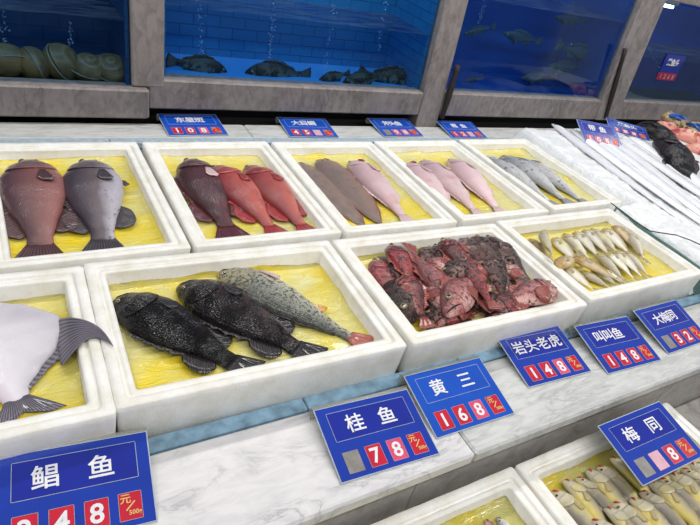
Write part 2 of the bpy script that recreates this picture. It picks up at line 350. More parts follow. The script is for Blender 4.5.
# ------------------------------------------------------------------ foam trays
def ring_pts(x0, x1, y0, y1, r, step=.03, cs=4):
    pts = []
    cor = [(x1 - r, y0 + r, -90), (x1 - r, y1 - r, 0), (x0 + r, y1 - r, 90), (x0 + r, y0 + r, 180)]
    nx = int((x1 - x0) / step); ny = int((y1 - y0) / step)
    cnt = [ny, nx, ny, nx]
    for q, (cx, cy, a0) in enumerate(cor):
        for k in range(cs + 1):
            a = radians(a0 + 90 * k / cs); pts.append((cx + r * cos(a), cy + r * sin(a)))
        nxt = cor[(q + 1) % 4]; a = radians(a0 + 90)
        p = Vector(pts[-1]); e = Vector((nxt[0] + r * cos(radians(nxt[2])), nxt[1] + r * sin(radians(nxt[2]))))
        for k in range(1, cnt[q]): pts.append(tuple(p.lerp(e, k / cnt[q])))
    return pts
tray_idx = 0
def tray(x, y, yaw, w, l, z, label, mat, film_label, group='white foam trays of fish', depth=.1, lz=-.04, hi=0):
    global tray_idx; tray_idx += 1; sd = tray_idx * 3.7
    t = thing('foam_tray', label, 'tray', (x, y, z), yaw, group)
    W, Lh = w, l
    spec = [(.03, -depth), (.006, -depth), (.004, -depth + .006), (.0005, -.016), (0, -.003), (.0022, 0), (.0185, 0), (.0205, -.002), (.022, -.008), (.026, -.008), (.0275, -.0045), (.0375, -.005), (.0395, -.009), (.044, -depth + .02)]
    vs, fs = [], []; n0 = None
    base = ring_pts(0, W, 0, Lh, .009)
    n = len(base)
    for ri, (ins, zz) in enumerate(spec):
        r = .007
        k = ring_pts(ins, W - ins, ins, Lh - ins, r)
        # same count as the outer ring
        m = len(k)
        if m != n:
            k = [(ins + (W - 2 * ins) * p[0] / W, ins + (Lh - 2 * ins) * p[1] / Lh) for p in base]
        for px, py in k:
            nz = noise.noise(Vector((px * 24 + sd, py * 24, ri * .35))); n2 = noise.noise(Vector((px * 75 + sd, py * 75, ri * .6)))
            a = .0009 if 3 <= ri <= 11 else .0003
            chip = -.0022 * max(0, n2 - .38) * 4 if ri in (3, 4, 5, 6) else 0
            vs.append((px + n2 * a, py + nz * a, zz + (nz * a * .8 + n2 * a * .5) + chip))
    for ri in range(len(spec) - 1):
        for k in range(n): fs.append((ri * n + k, ri * n + (k + 1) % n, (ri + 1) * n + (k + 1) % n, (ri + 1) * n + k))
    fs.append(tuple(range(n - 1, -1, -1))); fs.append(tuple((len(spec) - 1) * n + k for k in range(n)))
    mesh_obj('tray_body', vs, fs, FOAM, t)
    # film
    ins = .0415; nx, ny = 44, int(44 * l / w); vs = []; fs = []
    for j in range(ny + 1):
        for i in range(nx + 1):
            u, v = i / nx, j / ny
            px = ins + (w - 2 * ins) * u; py = ins + (l - 2 * ins) * v
            ed = min(u * w, (1 - u) * w, v * l, (1 - v) * l)
            q = Vector((px * 9 + sd, py * 9, sd))
            zz = lz + .0045 * noise.noise(q) + .003 * abs(noise.noise(Vector((px * 26 + sd, py * 12 + px * 9, 4))))
            if ed < .012: zz += (.012 - ed) * (.5 + .7 * noise.noise(Vector((px * 14, py * 14, sd))))
            vs.append((px, py, zz))
    for j in range(ny):
        for i in range(nx): a = j * (nx + 1) + i; fs.append((a, a + 1, a + nx + 2, a + nx + 1))
    # underside skirt gives the film and the ice packed under it a thickness
    nb = len(vs); edge = [i for i in range(nx + 1)] + [j * (nx + 1) + nx for j in range(1, ny + 1)] + [ny * (nx + 1) + i for i in range(nx - 1, -1, -1)] + [j * (nx + 1) for j in range(ny - 1, 0, -1)]
    for e in edge:
        p = vs[e]; cx_, cy_ = w / 2, l / 2
        vs.append((p[0] + (cx_ - p[0]) * .012, p[1] + (cy_ - p[1]) * .012, -depth + .021))
    for k in range(len(edge)): fs.append((edge[k], nb + k, nb + (k + 1) % len(edge), edge[(k + 1) % len(edge)]))
    fs.append(tuple(nb + k for k in range(len(edge) - 1, -1, -1)))
    lo = mesh_obj('plastic_liner', vs, fs, mat); lo.location = (x, y, z); lo.rotation_euler = (0, 0, yaw)
    tag(lo, film_label, 'liner', 'yellow plastic sheets lining the trays')
    return t
S = .836; BW, BL = .421, .5986
tr = dict(A=(-.074, 1.398, .014), B=(.436, 1.402, .004), C=(.946, 1.400, -.006), D=(1.474, 1.402, .010), E=(2.009, 1.415, .018),
          F=(-.5935, .852, -.015), G=(.129, .852, -.017), H=(.869, .839, -.007), I=(1.623, .849, .009))
tl = dict(A='white foam tray holding two brown groupers, back left of the counter',
          B='white foam tray holding one maroon and two red groupers', C='white foam tray holding two brown soles and one pink fish',
          D='white foam tray holding three pink-white fish in a row', E='white foam tray holding spotted silver fish beside the ice bed',
          F='white foam tray at left edge holding the big pomfret', G='white foam tray holding two black fish and a silver croaker',
          H='white foam tray heaped with small red scorpionfish', I='white foam tray of small silvery fish lying in rows')
fl = dict(A='yellow plastic sheet under the two brown groupers', B='yellow plastic sheet under the maroon and red groupers', C='yellow plastic sheet under the brown soles',
          D='yellow plastic sheet under three pink-white fish', E='yellow plastic sheet under the spotted silver fish', F='yellow plastic sheet under the pomfret',
          G='wet pale yellow sheet under two black fish and silver croaker', H='yellow plastic sheet under the red scorpionfish heap', I='yellow plastic sheet under rows of small silvery fish')
for k, (x, y, a) in tr.items():
    back = k in 'ABCDE'
    w, l = (BW, BL) if back else (BL, BW)
    tray(x * S + (.002 if back else -.003), y * S, a, w - .004 if back else w + .005, l if back else l + .012, 0 if back else .008, tl[k], LINERS[0] if k in 'ACFI' else LINERS[1], fl[k], depth=.105 if back else .113, lz=-.038 if back else -.044)
LZ = -.17
tray(.884 - BL - .001, .440 - BW, -.005, BL, BW, LZ, 'lower foam tray in front at the bottom with a pink snout showing', LINER_L, 'dark yellow plastic sheet in the bottom middle tray', depth=.112)
tray(.893, .436 - BW, .0, BL, BW, LZ, 'lower foam tray at bottom right packed with yellow-bellied fish', LINER_L, 'dark yellow plastic sheet under the yellow-bellied fish', depth=.112)

# ------------------------------------------------------------------ fish
def lerp_prof(prof, s):
    for a, b in zip(prof[:-1], prof[1:]):
        if s <= b[0]:
            t = (s - a[0]) / (b[0] - a[0]); t = t * t * (3 - 2 * t) * .45 + t * .55
            return [a[i] + (b[i] - a[i]) * t for i in range(1, 4)]
    return list(prof[-1][1:])
PROFS = dict(
 grouper=[(0, .012, -.014, .008), (.03, .045, -.048, .03), (.1, .095, -.088, .058), (.2, .145, -.125, .078), (.35, .178, -.150, .09), (.5, .172, -.142, .086), (.65, .14, -.112, .07), (.8, .088, -.076, .045), (.92, .06, -.055, .027), (1, .062, -.058, .015)],
 long=[(0, .01, -.012, .008), (.04, .036, -.034, .026), (.12, .07, -.065, .046), (.25, .098, -.092, .062), (.4, .110, -.104, .066), (.55, .1, -.094, .06), (.7, .075, -.07, .045), (.85, .045, -.042, .027), (1, .03, -.03, .012)],
 slim=[(0, .008, -.01, .007), (.05, .03, -.03, .022), (.15, .06, -.056, .042), (.3, .084, -.08, .056), (.45, .09, -.086, .058), (.6, .078, -.074, .05), (.75, .054, -.05, .036), (.88, .032, -.03, .02), (1, .024, -.024, .010)],
 croaker=[(0, .014, -.014, .01), (.03, .04, -.036, .028), (.1, .074, -.062, .048), (.2, .098, -.084, .06), (.33, .11, -.098, .064), (.5, .098, -.09, .056), (.65, .074, -.068, .042), (.8, .045, -.04, .026), (.92, .028, -.026, .015), (1, .03, -.028, .009)],
 sole=[(0, .02, -.02, .006), (.03, .055, -.055, .014), (.1, .088, -.088, .020), (.25, .112, -.112, .024), (.45, .112, -.112, .024), (.65, .092, -.092, .019), (.82, .058, -.058, .013), (.95, .022, -.022, .007), (1, .008, -.008, .004)],
 pomfret=[(0, .02, -.02, .01), (.04, .07, -.07, .024), (.12, .15, -.14, .04), (.25, .25, -.235, .052), (.42, .325, -.31, .056), (.55, .315, -.3, .05), (.7, .235, -.22, .038), (.82, .135, -.125, .026), (.92, .062, -.058, .018), (1, .05, -.046, .012)],
 scorp=[(0, .03, -.03, .02), (.04, .066, -.058, .045), (.12, .118, -.1, .085), (.24, .158, -.135, .105), (.38, .165, -.145, .102), (.52, .145, -.13, .085), (.68, .088, -.08, .052), (.84, .052, -.05, .03), (1, .038, -.038, .014)],
 small=[(0, .03, -.03, .024), (.04, .07, -.062, .05), (.12, .108, -.095, .075), (.25, .14, -.125, .09), (.4, .145, -.135, .088), (.55, .125, -.118, .074), (.7, .088, -.084, .052), (.85, .036, -.034, .022), (1, .024, -.024, .008)],
 ribbon=[(0, .004, -.004, .003), (.02, .012, -.012, .006), (.06, .022, -.022, .010), (.12, .028, -.028, .012), (.4, .029, -.029, .011), (.7, .022, -.022, .008), (.9, .01, -.01, .005), (1, .003, -.003, .002)],
)
class Fish:
    """parts of one fish in its own frame: x from snout to tail, y towards the back fin, z up"""
    def __init__(s, prof, L, flip=1, bend=0, bl=.84, flat=.55, upright=False, hump=0, hs=1, ws=None):
        s.p = [(a, b * hs, c * hs, d * (ws or (1 + (hs - 1) * .7))) for a, b, c, d in PROFS[prof]]; s.L = L; s.fl = flip; s.k = bend; s.bl = bl; s.flat = flat; s.up = upright; s.parts = []; s.hump = hump
    def zc(s, q):
        w = lerp_prof(s.p, q)[2] * s.L
        return 0 if s.up else w * s.flat * .96 + s.hump * s.L * sin(pi * min(q, 1))
    def warp(s, x, y, z):
        if abs(s.k) > 1e-4:
            r = s.L / s.k; th = x / r
            nx = sin(th) * (r - y); ny = r - cos(th) * (r - y)
            x, y = nx, ny
        return (x, y * s.fl, z)
    def P(s, q, a, inf=1.0):
        t, b, w = lerp_prof(s.p, q); c = (t + b) / 2; h = (t - b) / 2
        ca, sa = cos(a), sin(a)
        zz = w * sa * inf
        if not s.up and sa < 0: zz *= s.flat
        return s.warp(q * s.bl * s.L, (c + h * ca * inf) * s.L, zz * s.L + s.zc(q))
    def body(s, mat, ns=34, na=26, name='body'):
        vs, fs, uv = [], [], []
        qs = [(1 - cos(pi * i / ns)) / 2 * .5 + .5 * i / ns for i in range(ns + 1)]
        for q in qs:
            for k in range(na):
                a = 2 * pi * k / na; vs.append(s.P(q, a)); uv.append((q, .5 + .5 * cos(a)))
        for i in range(ns):
            for k in range(na):
                f = (i * na + k, i * na + (k + 1) % na, (i + 1) * na + (k + 1) % na, (i + 1) * na + k)
                fs.append(f if s.fl < 0 else f[::-1])
        e0, e1 = tuple(range(na)), tuple(ns * na + k for k in range(na - 1, -1, -1))
        fs += [e0 if s.fl > 0 else e0[::-1], e1 if s.fl > 0 else e1[::-1]]
        s.parts.append((name, vs, fs, mat, uv, 0, None)); return s
    def grid(s, name, P, nu, nv, mat, thick, fmat=None):
        vs, fs, uv = [], [], []
        for i in range(nu + 1):
            for j in range(nv + 1): vs.append(P(i / nu, j / nv)); uv.append((i / nu, j / nv))
        for i in range(nu):
            for j in range(nv): a = i * (nv + 1) + j; fs.append((a, a + 1, a + nv + 2, a + nv + 1))
        s.parts.append((name, vs, fs, mat, uv, thick, fmat)); return s
    def fin(s, name, side, s0, s1, hf, mat, spiny=0, swp=.5, n=24, droop=.0):
        L = s.L
        def P(u, v):
            q = s0 + (s1 - s0) * u; t, b, w = lerp_prof(s.p, q); e = t * .93 if side > 0 else b * .93
            h = hf(u) * (1 - spiny * .35 * abs(sin(u * n * .5)))
            y = (e + side * h * v) * L
            z = s.zc(q) + (.012 * sin(u * 17) * v - droop * v * h * 2) * L * (.35)
            if not s.up: z = max(z, .0012 * v)
            return s.warp(q * s.bl * L + swp * h * v * L, y, z)
        return s.grid(name, P, n, 3, mat, .0011)
    def tail(s, mat, ln=.17, spread=.5, fork=.35, rays=14, name='tail_fin', rnd=0):
        L = s.L; t, b, w = lerp_prof(s.p, 1)
        def P(u, v):
            i = 2 * u - 1; a = i * spread; l_ = ln * (1 - fork * (1 - abs(i)) + rnd * (1 - i * i))
            x = s.bl * L - .012 * L + l_ * cos(a) * v * L; y = ((t + b) / 2 + (t - b) / 2 * i * .95 + l_ * sin(a) * v) * L
            return s.warp(x, y, s.zc(1) * (1 - .3 * v) + .004 * L * sin(u * 21) * v + .004)
        return s.grid(name, P, rays, 4, mat, .0011)
    def pect(s, mat, q=.28, a0=1.75, ln=.13, spread=.5, ang=.35, name='pectoral_fin', lift=.012):
        L = s.L; base = Vector(s.P(q, a0, 1.01))
        def P(u, v):
            i = 2 * u - 1; a = -ang + i * spread; l_ = ln * (1 - .25 * i * i)
            d = Vector((cos(a), sin(a) * s.fl, 0)) * l_ * v * L
            p = base + d + Vector((0, i * .014 * L * s.fl, 0)); 
            qq = min(.98, max(0.02, p.x / (s.bl * L)))
            zt = s.zc(qq) + lerp_prof(s.p, qq)[2] * L * max(0, 1 - ((p.y * s.fl / L - .0) / max(.02, lerp_prof(s.p, qq)[0])) ** 2) ** .5
            z = max(base.z * (1 - v * .5), zt + lift * L * (.2 + v * .4)) if not s.up else base.z + .03 * L * v
            return (p.x, p.y, z + .003 * L * sin(u * 15) * v)
        return s.grid(name, P, 10, 4, mat, .001)
    def gill(s, mat, q0=.15, q1=.25, a=(.45, 2.6)):
        def P(u, v):
            ang = a[0] + (a[1] - a[0]) * u; qe = q1 + .03 * sin(pi * u) - .05 * (1 - sin(pi * u))
            q = q0 + (qe - q0) * v; e = sin(pi * min(u, 1)) ** .5 if 0 < u < 1 else 0
            return s.P(q, ang, 1.0 + .06 * e * min(1, v * 1.3) - .012 * (1 - e) - .03 * max(0, 1 - v * 4))
        s.grid('gill_cover', P, 14, 6, mat, .0012); nm, vs, fs, mt, uv, th, fm = s.parts[-1]
        uv = [(q0 + (q1 - q0) * b_, .5 + .5 * cos(a[0] + (a[1] - a[0]) * a_)) for a_, b_ in uv]
        s.parts[-1] = (nm, vs, fs, mt, uv, th, fm); return s
    def eye(s, q=.1, a=1.05, r=.017, cloudy=False):
        p = Vector(s.P(q, a)); o = Vector(s.P(q, a, 1.4)) - p; o.normalize(); o = (o + Vector((0, 0, .5))).normalized() if not s.up else o
        ax = o.orthogonal().normalized(); bx = o.cross(ax); vs, fs, fm = [], [], []; R_ = r * s.L
        prof = [(.0, .5), (.35, .48), (.55, .42), (.6, .42), (.85, .28), (1, 0), (.9, -.3)]; n = 14
        for rr, hh in prof:
            for k in range(n): vs.append(p + (ax * cos(2 * pi * k / n) + bx * sin(2 * pi * k / n)) * rr * R_ + o * hh * R_ * .8)
        for i in range(len(prof) - 1):
            for k in range(n): fs.append((i * n + k, (i + 1) * n + k, (i + 1) * n + (k + 1) % n, i * n + (k + 1) % n)); fm.append(0 if i < 2 else 1)
        s.parts.append(('eye', vs, fs, [EYEC if cloudy else EYEB, EYEW], None, 0, fm)); return s
    def mouth(s, mat=None, ln=.07, a=(1.5, 1.95), r=.0035):
        pts = [s.P(.006 + ln * t, a[0] + (a[1] - a[0]) * t, 1.0) for t in [i / 6 for i in range(7)]]
        vs, fs = tube_vf(pts, r * s.L, 6, lambda t: .5 + .8 * sin(pi * t)); s.parts.append(('mouth', vs, fs, mat or MOUTH, None, 0, None)); return s
    def slit(s, q=.2, a=(1.0, 2.2), r=.006, name='gill_slit', mat=None):
        pts = [s.P(q + .02 * sin(pi * t), a[0] + (a[1] - a[0]) * t, 1.03) for t in [i / 8 for i in range(9)]]
        vs, fs = tube_vf(pts, r * s.L, 6, lambda t: .15 + sin(pi * t)); s.parts.append((name, vs, fs, mat or BLOOD, None, 0, None)); return s
    def build(s, name, label, cat, loc, rz, group=None, rx=0, ry=0):
        t = thing(name, label, cat, loc, rz, group); t.rotation_euler = (rx, ry, rz)
        for nm, vs, fs, mat, uv, th, fm in s.parts:
            o = mesh_obj(nm, vs, fs, mat, t, True, uv, fm)
            if th:
                md = o.modifiers.new('thickness', 'SOLIDIFY'); md.thickness = th; md.offset = 0
        return t
def dup(root, loc, rz, label, rx=0, ry=0, sc=1):
    r = root.copy(); C.objects.link(r); r.location = loc; r.rotation_euler = (rx, ry, rz); r['label'] = label; r.scale = (sc,) * 3
    for ch in list(root.children):
        c = ch.copy(); C.objects.link(c); c.parent = r
    return r
def pose(h, t, z):
    a = at(h[0], h[1], z); b = at(t[0], t[1], z); d = b - a
    return a, math.atan2(d.y, d.x), d.length
FZ = -.036           # lying surface, back row
FZ2 = -.033          # front row (film -.044+.008)
def fp(h, t, zl, hz=.03):
    """snout and tail as seen at their own height hz above the film"""
    a = at(h[0], h[1], zl + hz); b = at(t[0], t[1], zl + hz)
    for lo, hi in ((1.216, 1.742), (.757, 1.098)):      # stay inside the tray walls
        if lo - .06 < a.y < hi + .06: 
            if b.y < lo: b = a + (b - a) * ((a.y - lo) / (a.y - b.y))
            a.y = min(a.y, hi)
    d = b - a; return (a.x, a.y, zl), math.atan2(d.y, d.x), d.length

# tray A: two brown groupers ------------------------------------------------
def grouper(h, t, zl, body, fn, flip, label, group, bend=0, prof='grouper', sc=1.0, bl=.86, hs=1, pec=True, mat_p=None, cloudy=True, name='grouper'):
    loc, rz, L = fp(h, t, zl, .02); L *= sc
    F = Fish(prof, L, flip, bend, bl, hs=hs)
    F.body(FM[body], 44, 32)
    F.gill(FM[body], .16, .3).eye(.1, 1.0, .02, cloudy).mouth(None, .1)
    F.fin('dorsal_fin', 1, .3, .72, lambda u: .05 * (1 - .3 * u) * min(1, u * 6 + .3), FN[fn], 1, .5, 26)
    F.fin('soft_dorsal_fin', 1, .66, .9, lambda u: .085 * sin(pi * (.15 + .8 * u)) ** .7, FN[fn], 0, .9, 14)
    F.fin('anal_fin', -1, .64, .86, lambda u: .09 * sin(pi * (.12 + .84 * u)) ** .7, FN[fn], 0, .8, 14)
    F.fin('pelvic_fin', -1, .3, .38, lambda u: .045 * sin(pi * (.2 + .6 * u)), FN[fn], 0, .6, 8)
    F.tail(FN[fn], .17, .42, .05, 14, rnd=.04)
    if pec: F.pect(mat_p or FN[fn], .35, 1.9, .12, .35, .12)
    return F.build(name, label, 'fish', loc, rz, group)
g = 'groupers in the back trays'
grouper((31, 160), (53, 257), FZ, 'grouper_brown', 'brown', -1, 'plump reddish-brown grouper, nearer the left edge', g, .1, sc=1.0)
grouper((90, 160), (112, 254), FZ, 'grouper_grey', 'grey', -1, 'plump grey-brown grouper with a pale belly flank', g, .05, sc=1.0)
grouper((190, 158), (237, 246), FZ, 'grouper_maroon', 'maroon', -1, 'large dark maroon grouper beside two red ones', g, -.05, sc=.96, hs=.92, mat_p=FN['pale'])
grouper((214, 164), (291, 240), FZ, 'grouper_red', 'red', -1, 'red grouper lying between the maroon grouper and the other red one', g, .04, 'long', .98, hs=1.38)
grouper((247, 164), (319, 234), FZ, 'grouper_red', 'red', -1, 'red grouper nearest the right wall of its tray', g, .06, 'long', 1.0, hs=1.38)
# tray C -----------------------------------------------------------------
for h, t, lab, zz in (((297, 161), (376, 231), 'brown flat sole beside the left wall of its tray', 0), ((322, 157), (393, 230), 'brown flat sole with a red edge, next to the pink fish', .004)):
    loc, rz, L = fp(h, t, FZ + zz, .012)
    F = Fish('sole', L, -1, .05, .95, hs=1.2).body(FM['sole'], 40, 26)
    F.fin('dorsal_fin', 1, .05, .98, lambda u: .022 * sin(pi * u) ** .4, FN['sole'], 0, .3, 40)
    F.fin('anal_fin', -1, .12, .98, lambda u: .022 * sin(pi * u) ** .4, FN['sole'], 0, .3, 40)
    F.tail(FN['sole'], .05, .2, 0, 6).eye(.07, 1.3, .010).eye(.085, 1.75, .010).mouth(None, .05, (1.8, 2.1))
    F.build('sole', lab, 'fish', loc, rz, 'brown soles')
def pink(h, t, zl, label, cut, flip=-1, bend=.08):
    loc, rz, L = fp(h, t, zl, .03)
    F = Fish('long', L, flip, bend, .86, hs=1.22).body(FM['pinkwhite'], 40, 28).gill(FM['pinkwhite'], .13, .23).eye(.08, .75, .013, True)
    F.fin('dorsal_fin', 1, .3, .85, lambda u: .028 * sin(pi * (.1 + .85 * u)) ** .5, FN['pale'], .6, .6, 22)
    F.fin('anal_fin', -1, .55, .8, lambda u: .035 * sin(pi * (.1 + .85 * u)), FN['pale'], 0, .8, 12)
    F.tail(FN['pale'], .15, .28, .1, 12).pect(FN['pale'], .27, 1.9, .13, .25, .15)
    if cut: F.slit(.11, (1.7, 2.6), .018)
    else: F.mouth()
    return F.build('pink_fish', label, 'fish', loc, rz, 'pink-white fish in the back trays')
pink((351, 156), (424, 224), FZ, 'fat pink-white fish with a red gill cut, beside the brown soles', True)
pink((404, 158), (474, 218), FZ, 'pink-white fish with a red gill cut beside the left tray wall', True)
pink((422, 156), (494, 216), FZ, 'pink-white fish lying in the middle of three', False)
pink((450, 155), (514, 213), FZ, 'pink-white fish nearest the right wall, its head partly hidden', False)
# tray E -----------------------------------------------------------------
for i, (h, t, lab, zz) in enumerate((((483, 153), (568, 208), 'spotted silver-grey fish nearest the left tray wall', 0), ((502, 152), (584, 206), 'spotted silver-grey fish lying in the middle, back to the light', .004),
                       ((516, 155), (598, 203), 'slender silver-grey fish half behind, nearest the ice', -.002))):
    loc, rz, L = fp(h, t, FZ + zz, .025)
    F = Fish('slim', L, -1, .04 * i, .84, hs=1.3).body(FM['silvergrey'], 40, 26).gill(FM['silvergrey'], .11, .2).eye(.07, 1.0, .012).mouth()
    F.fin('dorsal_fin', 1, .3, .42, lambda u: .04 * sin(pi * (.1 + .8 * u)), FN['silver'], .5, 1, 12)
    F.fin('soft_dorsal_fin', 1, .58, .68, lambda u: .035 * sin(pi * (.1 + .8 * u)), FN['silver'], 0, 1, 10)
    F.fin('anal_fin', -1, .6, .7, lambda u: .035 * sin(pi * (.1 + .8 * u)), FN['silver'], 0, 1, 10)
    F.tail(FN['silver'], .18, .45, .5, 14).pect(FN['silver'], .22, 1.75, .1, .2, .2)
    F.build('mullet', lab, 'fish', loc, rz, 'spotted silver fish')
# tray F: pomfret ------------------------------------------------------------
loc, rz, L = fp((-40, 290), (33, 425), FZ2, .02)
F = Fish('pomfret', L * 1.0, 1, 0, .84, .5, hs=1.18).body(FM['pomfret'], 50, 36)
hook = lambda u: .3 * max(0, 1 - u * 3.4) ** 1.3 * min(1, u * 30 + .1) + .06 * (1 - u) + .01
F.fin('dorsal_fin', 1, .42, .93, lambda u: .062 * (1 - u) * min(1, u * 8 + .4) + .012, FN['pomf'], 0, 1.25, 60)
F.fin('anal_fin', -1, .42, .93, hook, FN['pomf'], 0, 1.25, 60, -.3)
F.tail(FN['pomf'], .2, .62, .55, 18).eye(.12, 1.2, .02).mouth().pect(FN['pomf'], .26, 1.65, .2, .2, -.2)
pom = F.build('pomfret', 'big silvery white pomfret with dark curved fins at left edge', 'fish', loc, rz)
up = [(55, 318), (70, 316), (84, 319), (94, 323), (102, 329), (109, 338), (113.5, 346.5)]; lo_ = [(60, 372), (73, 353), (84, 341), (92, 337), (100, 338), (108, 342), (113.5, 347)]
zz_ = [-.024, .006, .0135, .0135, .0135, .0135, .0125]; vs, fs, uv = [], [], []; inv = (Matrix.Translation(loc) @ Matrix.Rotation(rz, 4, 'Z')).inverted()
for i in range(7):
    for j in range(5):
        q = at(up[i][0] + (lo_[i][0] - up[i][0]) * j / 4, up[i][1] + (lo_[i][1] - up[i][1]) * j / 4, zz_[i] + .001 * sin(j * 2.2)); vs.append(inv @ q); uv.append((j / 4 * .6, i / 6))
for i in range(6):
    for j in range(4): a = i * 5 + j; fs.append((a, a + 1, a + 6, a + 5))
o = mesh_obj('curved_fin_lobe', vs, fs, FN['pomf'], pom, True, uv); md = o.modifiers.new('thickness', 'SOLIDIFY'); md.thickness = .0015; md.offset = 0
md = o.modifiers.new('smooth', 'SUBSURF'); md.levels = md.render_levels = 2
# tray G ---------------------------------------------------------------------
def mottled(h, t, zl, body, label, bend):
    loc, rz, L = fp(h, t, zl, .02)
    F = Fish('grouper', L, -1, bend, .85, hs=1.05).body(FM[body], 50, 36).gill(FM[body], .16, .3).eye(.1, 1.0, .012).mouth(None, .09)
    F.fin('dorsal_fin', 1, .28, .78, lambda u: .045 * min(1, u * 8 + .2), FN['black'], 1.2, .5, 34)
    F.fin('soft_dorsal_fin', 1, .7, .92, lambda u: .1 * sin(pi * (.15 + .8 * u)) ** .6, FN['black'], 0, .9, 14)
    F.fin('anal_fin', -1, .66, .88, lambda u: .08 * sin(pi * (.12 + .84 * u)) ** .7, FN['black'], 0, .8, 14)
    F.tail(FN['black'], .17, .36, .02, 14, rnd=.03).pect(FN['black'], .34, 1.9, .12, .35, .15)
    return F.build('mandarin_fish', label, 'fish', loc, rz, 'black mottled fish')
mottled((114, 294), (278, 377), FZ2, 'black', 'glossy black mottled fish nearest the pomfret tray', .04)
mottled((178, 281), (334, 358), FZ2, 'blackbrown', 'dark brown mottled fish between the black fish and silver croaker', .05)
loc, rz, L = fp((219, 269), (389, 347), FZ2, .02)
F = Fish('croaker', L, -1, .03, .87, hs=1.3).body(FM['croaker'], 50, 32).gill(FM['croaker'], .12, .24).eye(.075, 1.05, .018).mouth(None, .05)
F.fin('dorsal_fin', 1, .32, .9, lambda u: .03 * (1 - .5 * u) * min(1, u * 8 + .3), FN['black'], .7, .6, 30)
F.fin('anal_fin', -1, .66, .74, lambda u: .05 * sin(pi * (.15 + .8 * u)), FN['orange'], 0, .9, 8)
F.fin('pelvic_fin', -1, .25, .31, lambda u: .05 * sin(pi * (.15 + .8 * u)), FN['pale'], 0, .8, 8)
F.tail(FN['ctail'], .13, .42, .05, 12).pect(FN['pale'], .25, 2.3, .13, .2, .1)
F.build('croaker', 'large silver croaker with a red-tinged tail', 'fish', loc, rz)
# tray H: scorpionfish heap ----------------------------------------------------
def scorp(mat, fn, L, flip, bend, roll=0):
    F = Fish('scorp', L, flip, bend, .84, .7, hs=1.12).body(FM[mat], 30, 22).gill(FM[mat], .18, .32).eye(.12, 1.0, .034).mouth(None, .12, (1.5, 2.1), .008)
    F.fin('dorsal_fin', 1, .25, .8, lambda u: .09 * sin(pi * (.1 + .85 * u)) ** .5, FN[fn], 1.6, .6, 22)
    F.fin('anal_fin', -1, .6, .8, lambda u: .07 * sin(pi * (.12 + .84 * u)), FN[fn], 0, .8, 8)
    F.tail(FN[fn], .19, .4, .0, 10, rnd=.05).pect(FN[fn], .3, 1.9, .2, .6, .5)
    return F
hs = [ # head px, tail px, layer height, kind, label
 ((363, 262), (391, 306), .0, 'p', 'pink-red scorpionfish along the left tray wall'),
 ((412, 320), (376, 259), .0, 'd', 'brown scorpionfish with dark head toward the front left corner'),
 ((365, 263), (397, 240), .0, 'd', 'dark scorpionfish tucked in the back left corner'),
 ((385, 243), (414, 284), .022, 'r', 'red-brown scorpionfish, second from the left at the back'),
 ((426, 278), (398, 238), .024, 'p', 'reddish scorpionfish, third from the left at the back, tail fin raised'),
 ((419, 244), (441, 276), .01, 'd', 'greyish scorpionfish behind the heap centre'),
 ((435, 244), (455, 276), .012, 'd', 'olive-grey scorpionfish at the middle of the back wall'),
 ((407, 283), (444, 327), .03, 'r', 'bright red scorpionfish with big eye, front left of heap'),
 ((398, 299), (436, 330), .004, 'd', 'dark scorpionfish lowest at the front left corner'),
 ((455, 312), (418, 276), .03, 'p', 'pale bloodied scorpionfish in the heap centre, belly up'),
 ((430, 274), (452, 256), .03, 'p', 'small scorpionfish with whitish pink snout in the middle'),
 ((446, 279), (476, 258), .034, 'd', 'black-headed scorpionfish at the very centre of the heap'),
 ((441, 240), (480, 277), .026, 'r', 'brightest red long scorpionfish in the back half'),
 ((457, 240), (496, 281), .018, 'd', 'grey mottled scorpionfish right of the brightest red one'),
 ((468, 238), (508, 274), .022, 'd', 'dark brown scorpionfish near the back right'),
 ((484, 232), (500, 262), .02, 'd', 'small dark scorpionfish poking up at the back right corner'),
 ((491, 241), (531, 276), .012, 'd', 'dark spotted scorpionfish along the right tray wall'),
 ((493, 266), (518, 300), .036, 'd', 'blackish scorpionfish on top, above the pink one at front right'),
 ((474, 268), (492, 308), .034, 'r', 'reddish brown scorpionfish on top right of centre'),
 ((452, 318), (482, 275), .04, 'p', 'large pink-cheeked scorpionfish on top, front centre'),
 ((512, 274), (534, 292), .014, 'p', 'pinkish scorpionfish under the dark ones at the right'),
 ((557, 291), (487, 306), .026, 'p', 'pink scorpionfish lying crosswise at the front right, head to the right'),
 ((492, 318), (545, 304), .0, 'r', 'red scorpionfish beneath the crosswise pink one'),
 ((440, 328), (480, 314), .006, 'r', 'red scorpionfish flat along the front wall'),
 ((469, 288), (484, 324), .014, 'd', 'brown scorpionfish with folded fin behind the front wall'),
 ((452, 300), (474, 266), .004, 'r', 'reddish scorpionfish buried under the centre of the heap'),
 ((424, 300), (402, 264), .002, 'p', 'pinkish scorpionfish buried left of the heap centre'),
 ((508, 306), (470, 296), .004, 'd', 'dark scorpionfish buried beneath the right front of the heap'),
 ((428, 322), (462, 298), .0, 'd', 'dark brown scorpionfish buried at the front left of centre'),
]
